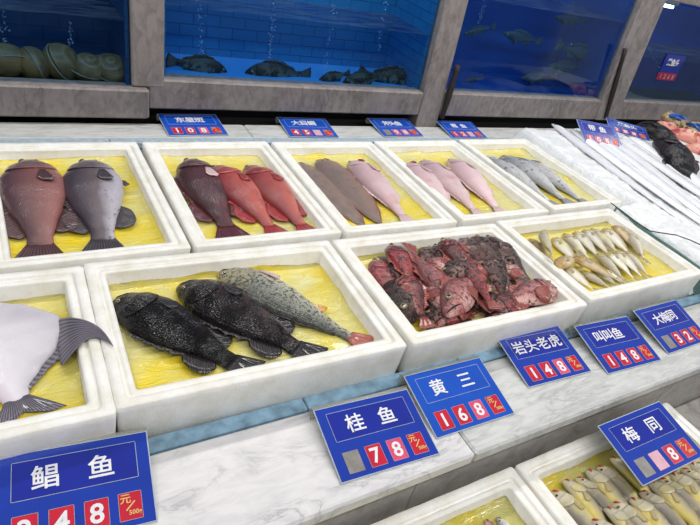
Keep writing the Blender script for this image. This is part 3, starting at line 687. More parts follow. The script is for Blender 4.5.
for i, (h, t, dz, k, lab) in enumerate(hs):
    loc, rz, L = fp(h, t, FZ2 + dz, .015); L = min(max(L * 1.25, .19), .27)
    c0 = Vector((loc[0] + cos(rz) * L / 2, loc[1] + sin(rz) * L / 2)); ex, ey = abs(cos(rz)) * L / 2 + abs(sin(rz)) * .02, abs(sin(rz)) * L / 2 + abs(cos(rz)) * .02
    cx_ = min(max(c0.x, .727 + .046 + ex), .727 + .5986 - .046 - ex); cy_ = min(max(c0.y, .701 + .048 + ey), .701 + .421 - .046 - ey)
    loc = (loc[0] + cx_ - c0.x, loc[1] + cy_ - c0.y, loc[2])
    mt, fn = {'p': ('scorp_pink', 'scorp'), 'r': ('scorp_red', 'scorp'), 'd': ('scorp_dark', 'scorpd')}[k]
    F = scorp(mt, fn, L, 1 if i % 3 else -1, random.uniform(-.35, .35))
    F.build('scorpionfish', lab, 'fish', loc, rz, 'scorpionfish heaped in one tray', rx=random.uniform(-.35, .35), ry=random.uniform(-.06, .06))
# small fish ---------------------------------------------------------------
def small_proto(mat, L=.16, flip=1, bend=.05, red=False):
    F = Fish('small', L, flip, bend, .84, .7, hs=.86 if red else .95).body(FM[mat], 26, 18).gill(FM[mat], .13, .25).eye(.09, 1.0, .022).mouth(SNOUT if red else None, .06, (1.3, 1.9), .012 if red else .005)
    F.fin('dorsal_fin', 1, .3, .85, lambda u: .03 * sin(pi * (.1 + .85 * u)) ** .5, FN['small'], .8, .6, 16)
    F.fin('anal_fin', -1, .6, .8, lambda u: .03 * sin(pi * (.1 + .85 * u)), FN['small'], 0, .8, 8)
    F.tail(FN['small'], .16, .3, .15, 8).pect(FN['small'], .26, 1.8, .12, .25, .25)
    return F
smi = [
 ((530, 238), (552, 262), 0, 'g', 'small grey-brown fish in the back left corner, half hidden'),
 ((544, 236), (552, 272), .022, 'w', 'small fish turned white belly up at the left end of the rows'),
 ((553, 237), (580, 262), .004, 'w', 'small silver fish, first of the back row'),
 ((564, 233), (591, 258), .006, 'w', 'small silver fish, second of the back row'),
 ((574, 231), (602, 256), .006, 'w', 'small silver fish, third of the back row'),
 ((583, 229), (612, 254), .006, 'w', 'small silver fish, fourth of the back row'),
 ((591, 228), (620, 252), .006, 'w', 'small silver fish, fifth of the back row'),
 ((603, 228), (632, 252), .006, 'w', 'small silver fish with dark head, sixth of the back row'),
 ((613, 225), (641, 250), .008, 'g', 'small tan-headed fish, last of the back row'),
 ((627, 233), (657, 273), .008, 'w', 'small silver fish with tan head, alone along the right side'),
 ((556, 268), (584, 250), .024, 'g', 'golden-brown fish on top with its head toward the left wall'),
 ((572, 257), (620, 276), .026, 'g', 'golden-brown fish on top lying crosswise over the front row'),
 ((596, 253), (634, 285), .012, 'w', 'small silver fish, first of the middle row'),
 ((606, 252), (643, 282), .012, 'w', 'small silver fish, second of the middle row'),
 ((614, 250), (650, 280), .012, 'w', 'small silver fish, third of the middle row'),
 ((622, 250), (656, 279), .01, 'w', 'small silver fish, fourth of the middle row'),
 ((548, 271), (588, 290), 0, 'w', 'small silver fish lying lowest at the front left'),
 ((563, 265), (596, 288), .006, 'w', 'small silver fish, second from left in the front row'),
 ((580, 270), (615, 287), .002, 'w', 'small silver fish, third from left in the front row'),
 ((592, 268), (628, 287), .004, 'w', 'small silver fish, fourth from left in the front row'),
 ((603, 268), (638, 288), .004, 'w', 'small silver fish, rightmost of the front row'),
]
protos = {}
for i, (h, t, dz, k, lab) in enumerate(smi):
    loc, rz, L = fp(h, t, FZ2 + dz, .012); L = min(max(L * 1.15, .16), .19)
    if loc[1] + sin(rz) * L < .757: L = (loc[1] - .757) / -sin(rz)
    key = (k, i % 3)
    rx = random.uniform(-.25, .25) + (2.6 if 'belly up' in lab else 0)
    if key not in protos:
        F = small_proto('small' if k == 'w' else 'smallgold', .17, 1 if i % 3 else -1, random.uniform(-.12, .12))
        o = F.build('small_croaker', lab, 'fish', loc, rz, 'small silvery fish in the right tray', rx=rx); protos[key] = o; o.scale = (L / .17,) * 3
    else: o = dup(protos[key], loc, rz, lab, rx, 0, L / .17)
    if rx > 2: o.location.z += .035
# lower right tray
kz = LZ - .036; protos = {}
rows = [(.372, .96, 13, .0, 'back'), (.262, .985, 14, .016, 'middle')]
ordn = ['first', 'second', 'third', 'fourth', 'fifth', 'sixth', 'seventh', 'eighth', 'ninth', 'tenth', 'eleventh', 'twelfth', 'thirteenth', 'fourteenth']
for ri, (Y, X0, n, dz, rn) in enumerate(rows):
    for i in range(n):
        X = X0 + .043 * i + random.uniform(-.003, .003); y = Y + random.uniform(-.012, .012); rz = -pi / 2 + .1 + random.uniform(-.08, .08)
        L = .212 + random.uniform(-.01, .012); 
        if X > 1.435: break
        if y - L < .055: y = .055 + L
        lab = 'yellow-bellied silver fish with reddish snout, %s from the left in the %s row' % (ordn[i], rn)
        if ri == 0 and i == 0: lab = 'olive-bodied fish at the left end of the back row, apart from the rest'
        key = i % 4; loc = (X, y, kz + dz + (i % 2) * .004)
        rx = random.uniform(-.3, .3)
        if key not in protos:
            F = small_proto('yellowbelly', .17, 1 if i % 2 else -1, random.uniform(-.08, .08), True)
            o = F.build('yellow_croaker', lab, 'fish', loc, rz, 'yellow-bellied fish in the lower tray', rx=rx); protos[key] = o; o.scale = (L / .17,) * 3
        else: dup(protos[key], loc, rz, lab, rx, 0, L / .17)
# lower middle tray: two snouts
for h, t, m, lab, fl_ in (((489, 514), (520, 585), 'scorp_pink', 'pink-mouthed fish whose snout shows at the bottom of the photo', 1), ((500, 512), (540, 575), 'silvergrey', 'grey fish lying against the pink-mouthed one', -1)):
    loc, rz, L = fp(h, t, kz, .02)
    F = Fish('long', L * 1.1, fl_, 0, .84).body(FM[m], 34, 24).gill(FM[m]).eye(.1, 1, .018).mouth(BLOOD, .07, (1.5, 1.9), .008).tail(FN['pale'], .15, .4, .3)
    F.fin('dorsal_fin', 1, .3, .8, lambda u: .04 * sin(pi * (.1 + .8 * u)), FN['pale'], .5, .6, 16)
    F.build('pink_fish', lab, 'fish', loc, rz)

# ------------------------------------------------------------------ ice bed and what lies on it
def mat_ice():
    t = NT('crushed_ice'); v = t.coord(); vo = t.voro(v, 95); n = t.noise(v, 30, 5, .7)
    return t.fin(t.ramp(n, [(.3, (224, 227, 229)), (.6, (244, 246, 247))]), .3, t.bump(t.math('ADD', vo, n), .5, .004), Subsurface_Weight=0.)
vs, fs = [], []; nx, ny = 190, 110; X0, X1, Y0, Y1 = 1.99, 4.2, .73, 1.95
def icez(x, y):
    e = min((x - X0) / .06, (X1 - x) / .1, (y - Y0) / .05, (Y1 - y) / .08, 1); e = max(0, e)
    if y > 1.17: e = min(e, max(0, (x - 2.105) / .05))
    e = e * e * (3 - 2 * e)
    top = .012 + .012 * noise.noise(Vector((x * 5, y * 5, 1))) + .006 * noise.noise(Vector((x * 22, y * 22, 3))) + .004 * noise.noise(Vector((x * 60, y * 60, 9)))
    if x < 2.16 and y > 1.17: top *= .4
    if y < 1.17: top -= .012 * max(0, min(1, (2.25 - x) / .25))
    return BEDZ + .004 + (top - BEDZ) * e
for j in range(ny + 1):
    for i in range(nx + 1):
        x = X0 + (X1 - X0) * i / nx; y = Y0 + (Y1 - Y0) * j / ny; vs.append((x, y, icez(x, y)))
for j in range(ny):
    for i in range(nx): a = j * (nx + 1) + i; fs.append((a, a + 1, a + nx + 2, a + nx + 1))
nb = len(vs); edge = [i for i in range(nx + 1)] + [j * (nx + 1) + nx for j in range(1, ny + 1)] + [ny * (nx + 1) + i for i in range(nx - 1, -1, -1)] + [j * (nx + 1) for j in range(ny - 1, 0, -1)]
for e in edge: vs.append((vs[e][0], vs[e][1], BEDZ + .001))
for k in range(len(edge)): fs.append((edge[k], nb + k, nb + (k + 1) % len(edge), edge[(k + 1) % len(edge)]))
tag(mesh_obj('crushed_ice', vs, fs, mat_ice()), 'bed of crushed white ice right of the trays', 'ice', None, 'stuff')
# glass edge strip and cord beside the ice
p0, p1 = at(616, 207, -.01), at(702, 268, -.01)
gd = mesh_obj('glass_divider', *box_vf(0, (p1 - p0).length + .15, -.004, .004, -.096, .0, .001), mat_plain('green_glass_edge', (112, 146, 142), .12, 20, .08), smooth=False)
gd.location = p0; gd.rotation_euler = (0, 0, math.atan2((p1 - p0).y, (p1 - p0).x)); tag(gd, 'greenish glass strip standing between the small-fish tray and the ice', 'divider')
pts = [at(*q) for q in ((611, 203, .004), (622, 211, .012), (636, 222, .012), (650, 231, .02), (662, 233, .032), (676, 235, .035), (690, 240, .035), (712, 250, .03), (740, 262, .03))]
pts2 = []
for i in range(len(pts) - 1):
    for k in range(4): pts2.append(pts[i].lerp(pts[i + 1], k / 4))
tag(mesh_obj('cord', *tube_vf(pts2, .0022), mat_plain('black_cord', (28, 30, 34), .5)), 'thin black cord lying across the edge of the ice', 'cord')
# ribbonfish
names = ['nearest the foam trays', 'second from the trays', 'third from the trays', 'fourth from the trays', 'fifth from the trays', 'sixth from the trays', 'seventh from the trays', 'nearest the dark fish']
for i in range(8):
    hx, hy = 2.40 + .062 * i, 1.91 - .05 * (i % 3) - .012 * i
    tx, ty = 2.19 + .056 * i, .97 - .10 * (i % 2) - .05 * i
    hx, hy = (2.405, 1.925) if i == 0 else (hx, hy)
    a = Vector((hx, hy, .0)); b = Vector((tx, ty, .0)); d = b - a
    z = max(icez(a.x + d.x * s, a.y + d.y * s) for s in (0, .2, .4, .6, .8, 1)) - .004
    F = Fish('ribbon', d.length * 1.0, 1 if i % 2 else -1, .06 * (1 if i % 3 else -1), .97, .5, hs=1.25).body(FM['ribbon'], 60, 16)
    F.eye(.035, 1.1, .006).mouth(None, .03, (1.5, 1.9), .0012).gill(FM['ribbon'], .03, .085)
    F.fin('dorsal_fin', 1, .06, .9, lambda u: .006 * sin(pi * (.1 + .85 * u)) ** .5, FN['pale'], 0, .4, 50)
    F.build('ribbonfish', 'long flat silver ribbonfish on ice, ' + names[i], 'fish', (a.x, a.y, z + .002 * (i % 3)), math.atan2(d.y, d.x), 'silver ribbonfish on ice')
# dark fish at right
for h, t, m, lab, sc, zz in (((639, 122), (694, 156), 'black', 'black fish lying behind, its head against the blue price sign', 1.0, .03), ((660, 140), (730, 222), 'black', 'larger glossy black fish at the right edge of the ice', 1.0, .03)):
    loc, rz, L = fp(h, t, zz - .015, .03)
    F = Fish('grouper', L * 1.05, 1, -.1, .86, .7, hs=1.15 if 'behind' in lab else 1.0).body(FM[m], 40, 28).gill(FM[m]).eye(.1, 1, .014).mouth()
    F.fin('dorsal_fin', 1, .3, .85, lambda u: .05 * sin(pi * (.1 + .85 * u)) ** .5, FN['black'], .6, .6, 22).tail(FN['black'], .16, .4, .1).pect(FN['black'])
    F.fin('anal_fin', -1, .62, .85, lambda u: .06 * sin(pi * (.12 + .84 * u)), FN['black'], 0, .8, 10)
    F.build('black_fish', lab, 'fish', loc, rz, 'black fish on ice')
def fillet(px, py, lx, ly, lz_, rz, label, seed):
    vs, fs, uv = [], [], []; nu, nv = 22, 16
    for i in range(nv + 1):
        th = pi * i / nv
        for k in range(nu):
            ph = 2 * pi * k / nu; r = 1 + .22 * noise.noise(Vector((cos(ph) * 1.5 + seed, sin(ph) * 1.5, cos(th) * 1.5)))
            p = (lx * sin(th) * cos(ph) * r * (1 - .25 * cos(ph)), ly * sin(th) * sin(ph) * r, lz_ * (cos(th) * r + .9)); vs.append(p); uv.append((k / nu, i / nv))
    for i in range(nv):
        for k in range(nu): fs.append((i * nu + k, (i + 1) * nu + k, (i + 1) * nu + (k + 1) % nu, i * nu + (k + 1) % nu))
    o = mesh_obj('fish_piece', vs, fs, FM['flesh'], None, True, uv); o.location = at(px, py, .04); o.location.z = .0; o.rotation_euler = (0, 0, rz)
    return tag(o, label, 'fish piece', 'cut pink fish pieces')
fillet(676, 127, .11, .06, .035, -.4, 'raw pink fish piece just behind the black fish', 1)
fillet(697, 139, .12, .07, .04, -.9, 'raw pink and orange fish piece between the two black fish and the crabs', 5)
fillet(712, 152, .12, .07, .035, -.7, 'raw pink fish piece at the right edge beside the large black fish', 9)
BAND = mat_plain('blue_band', (44, 96, 190), .3); CRAB = mat_plain('crab_shell', (188, 164, 122), .35, 60, .25)
crab_n = 0
def crab(px, py, rz, label):
    p = at(px, py, .055); p.z = .035
    t = thing('crab', label, 'crab', p, rz, 'tied crabs')
    vs, fs = [], []; nu, nv = 20, 10
    for i in range(nv + 1):
        th = pi * i / nv
        for k in range(nu):
            ph = 2 * pi * k / nu; w = .075 * (1 + .12 * abs(cos(ph)) ** 6); vs.append((w * sin(th) * cos(ph), .05 * sin(th) * sin(ph) * (1 + .04 * sin(9 * ph)), .02 * cos(th) + .03))
    for i in range(nv):
        for k in range(nu): fs.append((i * nu + k, (i + 1) * nu + k, (i + 1) * nu + (k + 1) % nu, i * nu + (k + 1) % nu))
    mesh_obj('shell', vs, fs, CRAB, t)
    for sd in (-1, 1):
        mesh_obj('claw', *tube_vf([(sd * .06, .03, .03), (sd * .085, .06, .035), (sd * .06, .085, .04), (sd * .02, .09, .04), (sd * .005, .08, .04)], .016, 8, lambda u: .6 + .8 * sin(pi * u) ** 2), CRAB, t)
        for q in range(3):
            mesh_obj('leg', *tube_vf([(sd * .06, -.02 * q, .03), (sd * .1, -.03 * q - .01, .04), (sd * .115, -.045 * q - .02, .005)], .007, 6, lambda u: 1.1 - .7 * u), CRAB, t)
    mesh_obj('blue_band', *tube_vf([(0.045 * cos(a) , .07 * sin(a) + .02, .045 + .012 * cos(2 * a)) for a in [2 * pi * k / 20 for k in range(21)]], .009, 8), BAND, t)
crab(679, 124, .4, 'tan crab tied with a blue band, the left of two'); crab(698, 133, -.2, 'tan crab tied with a blue band, cut off by the right edge')

# ------------------------------------------------------------------ price signs
def text_obj(s, size, mat, parent, loc, name, offset=.0, rot=0, xs=1.0, ext=.0004):
    cu = bpy.data.curves.new('t', 'FONT'); cu.body = s; cu.size = size; cu.align_x = 'CENTER'; cu.align_y = 'CENTER'; cu.extrude = ext; cu.offset = offset; cu.resolution_u = 3
    ob = bpy.data.objects.new('t', cu); C.objects.link(ob)
    dg = bpy.context.evaluated_depsgraph_get(); me = bpy.data.meshes.new_from_object(ob.evaluated_get(dg))
    bpy.data.objects.remove(ob); bpy.data.curves.remove(cu)
    me.materials.clear(); me.materials.append(mat)
    # centre on its own bounds
    xs_ = [v.co.x for v in me.vertices]; ys_ = [v.co.y for v in me.vertices]
    if not xs_: return None
    cx, cy = (min(xs_) + max(xs_)) / 2, (min(ys_) + max(ys_)) / 2
    for v in me.vertices: v.co.x = (v.co.x - cx) * xs; v.co.y -= cy
    o = bpy.data.objects.new(name, me); C.objects.link(o); o.parent = parent; o.location = loc; o.rotation_euler = (0, 0, rot); return o
def serif_digit(ch, size, mat, parent, loc, name):
    return text_obj(ch, size, mat, parent, loc, name, size * .02)
SW, SH = .2248, .1587
def sign(x, y, z, yaw, tilt, label, chars, tiles, cx=.5, gap=None, roll=0, bright=False, leg=True, cs=.042, w=SW, h=SH):
    t = thing('price_sign', label, 'sign', (x, y, z), 0, 'blue acrylic price signs')
    t.rotation_euler = (0, 0, 0)
    u = Vector((cos(yaw) * cos(roll), sin(yaw) * cos(roll), sin(roll))); n_ = Vector((-sin(yaw), cos(yaw), 0)); vv = (n_ * cos(tilt) + Vector((0, 0, 1)) * sin(tilt)).normalized(); nn = u.cross(vv).normalized(); vv = nn.cross(u)
    t.rotation_euler = Matrix((u, vv, nn)).transposed().to_euler()
    tk = .004
    mesh_obj('acrylic_sheet', *box_vf(0, w, 0, h, 0.0005, tk - .0008, .0006), EDGE, t, False)
    mesh_obj('face_panel', *box_vf(.0022, w - .0022, .0022, h - .0022, tk - .0008, tk, .0003), SIGNBLUE2 if bright else SIGNBLUE, t, False)
    if leg:   # the sheet curls over the top edge and down behind as the foot
        top = h * sin(tilt); r = .011; pts = []
        for k in range(9):
            a = radians(90 - k * 22); pts.append((h - .001 + r * cos(a), tk / 2 - r + r * sin(a)))
        e = pts[-1]; g_ = Vector((-cos(tilt + .9), -sin(tilt + .9)))
        ln_ = max(.004, (top + e[1] * cos(tilt)) / max(.3, sin(1.25 + 0 * tilt)) - .002)
        foot = .7
        pts.append((e[0] - ln_ * sin(foot) * .6 + .0, e[1] - ln_))
        vs, fs = [], []
        for i, (a, b) in enumerate(pts):
            p = pts[max(i - 1, 0)]; q = pts[min(i + 1, len(pts) - 1)]; d = Vector((q[0] - p[0], q[1] - p[1])).normalized(); m = Vector((d.y, -d.x)) * .0012
            for s1 in (-1, 1):
                for xx in (0, w): vs.append((xx, a + m.x * s1, b + m.y * s1))
        for i in range(len(pts) - 1):
            a = i * 4; fs += [(a, a + 1, a + 5, a + 4), (a + 2, a + 6, a + 7, a + 3), (a, a + 4, a + 6, a + 2), (a + 1, a + 3, a + 7, a + 5)]
        fs += [(0, 2, 3, 1), (len(vs) - 4, len(vs) - 3, len(vs) - 1, len(vs) - 2)]
        mesh_obj('curled_foot', vs, fs, ACRYL, t, True)
    # name panel with thin pale outline
    x0, x1, y0, y1 = .022 * w / SW, w - .022 * w / SW, .080 * h / SH, .142 * h / SH
    np_ = mesh_obj('name_panel', *box_vf(x0, x1, y0, y1, tk, tk + .0005, .0002), SIGNINSET if not bright else SIGNBLUE2, t, False)
    vs, fs = [], []
    for a, b, c, d in ((x0, x1, y0 - .0009, y0), (x0, x1, y1, y1 + .0009), (x0 - .0009, x0, y0, y1), (x1, x1 + .0009, y0, y1)):
        v_, f_ = box_vf(a, b, c, d, tk, tk + .0009, .0002); k = len(vs); vs += v_; fs += [tuple(i + k for i in ff) for ff in f_]
    mesh_obj('panel_outline', vs, fs, EDGE, np_, False)
    for ch, fx in chars:
        text_obj(ch, cs, WHITE, t, (fx * w, (y0 + y1) / 2, tk + .0012), 'lettering', .0005)
    tw = .034; 
    for (kind, dg), cx_ in zip(tiles, (.040, .089, .138, .187)):
        c0 = cx_ * w / SW - tw / 2
        tm = {'r': RED, 'p': PINK, 'w': PALE, 'g': GREY}[kind]
        ti = mesh_obj('price_tile', *box_vf(c0, c0 + tw, .012, .056, tk, tk + .0006, .0002), tm, t, False)
        if kind in 'rp':
            vs, fs = [], []
            for a, b, c, d in ((c0, c0 + tw, .0113, .012), (c0, c0 + tw, .056, .0567), (c0 - .0007, c0, .012, .056), (c0 + tw, c0 + tw + .0007, .012, .056)):
                v_, f_ = box_vf(a, b, c, d, tk, tk + .0009, .0002); k = len(vs); vs += v_; fs += [tuple(i + k for i in ff) for ff in f_]
            mesh_obj('tile_outline', vs, fs, EDGE, ti, False)
        if dg == 'U':
            text_obj('元', .017, GOLD, ti, (c0 + .010, .046, tk + .0012), 'lettering', .0002)
            text_obj('/', .026, GOLD, ti, (c0 + .017, .034, tk + .0012), 'lettering', .0002, -.5)
            text_obj('500g', .010, GOLD, ti, (c0 + .0235, .022, tk + .0012), 'lettering', .0002)
        elif dg:
            serif_digit(dg, .043, WHITE, ti, (c0 + tw / 2, .034, tk + .0012), 'digit')
    return t
U = ('r', 'U')
sign(-.089, .562, -.085, -.10, .25, 'blue price sign reading 鲳鱼 248 at the bottom left corner', (('鲳', .30), ('鱼', .66)), (('r', '2'), ('r', '4'), ('r', '8'), U))
sign(.449, .491, -.085, -.052, .18, 'blue price sign reading 桂鱼 78 with an empty first slot', (('桂', .33), ('鱼', .66)), (('g', ''), ('r', '7'), ('p', '8'), U))
sign(.689, .513, -.085, -.018, .20, 'blue price sign reading 黄三 168', (('黄', .30), ('三', .66)), (('r', '1'), ('r', '6'), ('p', '8'), U), bright=True)
sign(1.008, .561, -.085, -.051, .18, 'blue price sign reading 岩头老虎 148', (('岩', .2), ('头', .39), ('老', .58), ('虎', .77)), (('r', '1'), ('r', '4'), ('p', '8'), U), cs=.041)
sign(1.274, .526, -.085, -.055, .21, 'blue price sign reading 叫叫鱼 148', (('叫', .26), ('叫', .43), ('鱼', .6)), (('r', '1'), ('r', '4'), ('r', '8'), U), cs=.040)
sign(1.548, .524, -.085, .003, .24, 'blue price sign reading 大梅同 32 at the right edge', (('大', .3), ('梅', .47), ('同', .64)), (('g', ''), ('r', '3'), ('r', '2'), U), cs=.040)
sign(1.115, .261, -.130, -.044, .15, 'blue price sign reading 梅同 lying on the lower tray of fish', (('梅', .3), ('同', .66)), (('g', ''), ('w', ''), ('r', '8'), U), roll=.087, leg=False)
sign(.502, 1.994, -.085, .03, .096, 'blue price sign reading 东星斑 behind the red groupers', (('东', .32), ('星', .48), ('斑', .64)), (('r', '1'), ('r', '0'), ('p', '8'), U), bright=True, cs=.040)
sign(.972, 1.986, -.085, -.03, .096, 'blue price sign reading 大目 behind the brown soles', (('大', .3), ('目', .46), ('鲷', .62)), (('r', '4'), ('r', '5'), ('w', ''), U), bright=True, cs=.040)
sign(1.427, 1.988, -.085, .015, .11, 'blue price sign with an empty first slot behind the pink fish', (('斧', .33), ('头', .48), ('鱼', .63)), (('g', ''), ('p', '9'), ('p', '8'), U), bright=True, cs=.040)
sign(1.811, 1.972, -.085, -.011, .116, 'blue two-character price sign behind the spotted silver fish', (('鳕', .36), ('鱼', .62)), (('r', '1'), ('r', '2'), ('w', ''), U), bright=True, cs=.038)
sign(2.388, 1.683, .027, -.337, .38, 'blue price sign reading 带鱼 108 propped on the ribbonfish', (('带', .33), ('鱼', .6)), (('r', '1'), ('r', '0'), ('r', '8'), U), leg=False, cs=.044)
sign(2.729, 1.809, .033, -.646, .14, 'blue price sign seen edge-on behind the ribbonfish sign', (('黑', .34), ('鱼', .5), ('头', .66)), (('r', '2'), ('p', '8'), ('r', '8'), U), leg=False, cs=.040)

# ------------------------------------------------------------------ fish tanks behind
TY = 2.12; TH = .06
def panel(name, x0, x1, y0, y1, z0, z1, mat, parent, lx=None):
    v, f = box_vf(x0, x1, y0, y1, z0, z1, .001); uv = [((p[0] if (x1 - x0) > .05 else p[1]) * 1.0, p[2] if (z1 - z0) > .05 else p[1]) for p in v]
    return mesh_obj(name, lean(v, TY, 0, TH), f, mat, parent, False, uv)
def tank(label, x0, x1, zb, zt, zfl, ztop, depth, mback, mfloor, mside, zw, y=TY, bx=(0, 0)):
    t = thing('fish_tank', label, 'tank', (0, 0, 0))
    v, f = box_vf(x0 - bx[0], x1 + bx[1], y, y + .075, zb, zt, .006); mesh_obj('marble_beam', v, f, MARBLE_D, t, False)
    panel('glass_pane', x0 + .002, x1 - .002, y + .03, y + .038, zt - .004, ztop, GLASS, t)
    panel('back_panel', x0, x1, y + depth, y + depth + .015, zfl - .02, ztop, mback, t)
    panel('tank_floor', x0, x1, y + .08, y + depth, zfl - .015, zfl, mfloor, t)
    for a in (x0 + .001, x1 - .014): panel('side_panel', a, a + .013, y + .045, y + depth - .002, zfl + .001, ztop, mside, t)
    # water surface
    vs, fs = [], []; nx, ny = 60, 16; ya = y + .04 + (zw) * math.tan(TH); yb = y + depth - .003 + zw * math.tan(TH)
    for j in range(ny + 1):
        for i in range(nx + 1):
            X = x0 + .016 + (x1 - x0 - .032) * i / nx; Y = ya + (yb - ya) * j / ny
            vs.append((X, Y, zw + .003 * noise.noise(Vector((X * 14, Y * 14, 2)))))
    for j in range(ny):
        for i in range(nx): a = j * (nx + 1) + i; fs.append((a, a + 1, a + nx + 2, a + nx + 1))
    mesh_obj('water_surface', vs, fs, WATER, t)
    return t
P1a, P1b, P2a, P2b, P3a, P3b = .402, .512, 1.69, 1.815, 3.00, 3.20
tank('dark blue fish tank at the left with clams on its floor', -1.6, P1a, -.062, .045, .02, .95, .34, TANK_DK, TANK_FD, TANK_DK, .26, TY - .03, (0, .055))
tank('wide blue tiled fish tank in the middle with groupers on its floor', P1b + .004, P2a - .002, -.035, .076, .06, .95, .36, TANK_MD, TANK_FL, TANK_MD, .32, TY, (.056, 0))
tank('deep blue fish tank between the right pillars with drifting fish', P2b + .002, P3a - .002, -.036, .082, .06, 1.05, .42, TANK_DP, TANK_DP, TANK_DP, .50)
tank('far right fish tank with dark green water and a lamp', P3b + .002, 4.7, -.03, .088, .02, .64, .5, TANK_FR, TANK_FD, TANK_FR, .34)
def pillar(x0, x1, zb, label, y=TY):
    v, f = box_vf(x0, x1, y - .006, y + .1, zb, 1.3, .006)
    v = [(p[0], p[1] + max(0, p[2] - .0) * math.tan(TH), p[2]) for p in v]
    o = mesh_obj('marble_pillar', v, f, MARBLE_D, None, False); return tag(o, label, 'pillar', 'marble pillars between the tanks')
pillar(P1a + .002, P1b + .002, .046, 'grey veined marble pillar right of the clam tank', TY)
pillar(P2a, P2b, -.1, 'brownish marble pillar with a dark stained groove')
pillar(P3a, P3b, -.036, 'marble pillar beside the far right tank')
# dark strip for the middle pillar's blackish slot, dark strip beside the right pillar
def strip(px0, px1, r, name, label):
    a, b = aty(*px0, TY - .012), aty(*px1, TY - .012)
    n = 10; pts = [a.lerp(b, i / n) for i in range(n + 1)]
    for p in pts: p.y = TY - .012 + max(0, p.z) * math.tan(TH) - .004
    return tag(mesh_obj(name, *tube_vf(pts, r, 8, lambda u: .8 + .3 * sin(3 + 9 * u) * .4), mat_plain('rusty_dark_strip', (40, 30, 26), .6, 40, .3)), label, 'pipe')
strip((459, 66), (441, 118), .018, 'dark_strip', 'short rusty dark strip stained onto the middle pillar')
strip((628, 50), (605, 118), .016, 'dark_strip', 'long black strip at the left edge of the right pillar')
v, f = box_vf(P3b - .01, 4.7, TY - .01, TY + .09, .655, .76, .006)
o = tag(mesh_obj('marble_lintel', lean(v, TY, 0, TH), f, MARBLE_D, None, False), 'marble lintel across the top of the far right tank', 'lintel')
lam = thing('tank_lamp', 'bright white lamp under the lintel of the far right tank', 'lamp', (3.33, TY + .12, .63))
E_ = NT('lamp_glow'); E_.fin((255, 255, 255), .5, Emission_Strength=6.0); E_.b.inputs['Emission Color'].default_value = (.85, .93, 1, 1)
mesh_obj('lamp_tube', *tube_vf([(-.07, 0, -.012), (-.03, 0, -.012), (.03, 0, -.012), (.08, 0, -.012)], .009), E_.m, lam)
mesh_obj('lamp_housing', *box_vf(-.09, .1, -.02, .02, 0, .025), EDGE, lam, False)
# black panel standing in for the shade in the gap behind the counter
v, f = box_vf(-1.6, 4.7, 2.2, 2.22, -LIFT + .01, -.045); struct(mesh_obj('gap_shade_1', v, f, BLACK, None, False))
# little price sign in the far tank, faces outward
ps = thing('price_sign', 'small dark price sign hanging inside the far right tank', 'sign', aty(655, 80, TY + .05), 0, 'blue acrylic price signs')
mesh_obj('face_panel', *box_vf(0, .2, 0, .005, 0, .16, .001), SIGNINSET, ps, False)
mesh_obj('price_tile', *box_vf(.0, .2, -.0015, 0, .005, .05, .0005), RED, ps, False)
for i, ch in enumerate('黑鱼头'):
    o = text_obj(ch, .045, WHITE, ps, (.055 + .042 * i, -.001, .115), 'lettering', .001); o.rotation_euler = (pi / 2, 0, 0)
for i, ch in enumerate('1268'):
    o = text_obj(ch, .04, PALE, ps, (.035 + .043 * i, -.0025, .028), 'digit', .001); o.rotation_euler = (pi / 2, 0, 0)
# creatures in the tanks
def clam(px, py, sc, rz, tilt, label, ylay):
    t = thing('clam', label, 'clam', (0, 0, 0), rz, 'clams on the left tank floor')
    vs, fs = [], []; nu, nv = 28, 20
    for hlf, nm, mt in ((1, 'shell', CLAM), (-1, 'lower_shell', CLAM2)):
        vs, fs = [], []
        for i in range(nv + 1):
            th = pi / 2 * i / nv
            for k in range(nu):
                ph = 2 * pi * k / nu; r = sin(th) * (1 + .12 * cos(ph)); rg = 1 + .012 * sin(i * 2.4)
                vs.append((.062 * r * cos(ph) * rg + .012 * (1 - r), .054 * r * sin(ph) * rg, hlf * (.047 * cos(th) * rg + .001)))
        for i in range(nv):
            for k in range(nu): fs.append((i * nu + k, (i + 1) * nu + k, (i + 1) * nu + (k + 1) % nu, i * nu + (k + 1) % nu) if hlf > 0 else (i * nu + k, i * nu + (k + 1) % nu, (i + 1) * nu + (k + 1) % nu, (i + 1) * nu + k))
        mesh_obj(nm, vs, fs, mt, t)
    mesh_obj('lip', *tube_vf([(.0685 * cos(a) * (1 + .02 * cos(a)), .0545 * sin(a), 0) for a in [2 * pi * k / 30 for k in range(31)]], .0022, 6), CLAM3, t)
    p = aty(px, py, ylay); t.location = (p.x, ylay, .022 + .04 * sc); t.rotation_euler = (tilt, .2, rz); t.scale = (sc,) * 3
    return t
def mat_clam(name, a, b, c):
    t = NT(name); v = t.coord(); w = t.n('ShaderNodeTexWave', wave_type='RINGS', rings_direction='Z'); w.inputs['Scale'].default_value = 14; w.inputs['Distortion'].default_value = 2.5; t.l(v, w.inputs['Vector'])
    return t.fin(t.mix(t.math('MULTIPLY', t.ramp(w.outputs['Fac'], [(.5, (0, 0, 0)), (.9, (255, 255, 255))]), .25), t.ramp(t.noise(v, 20, 4), [(.3, a), (.7, b)]), c), .4, t.bump(w.outputs['Fac'], .4, .003))
CLAM = mat_clam('olive_shell', (92, 80, 56), (128, 112, 78), (176, 162, 130)); CLAM2 = mat_clam('tan_shell', (120, 96, 60), (158, 130, 84), (90, 74, 50)); CLAM3 = mat_plain('pale_lip', (150, 152, 140), .4)
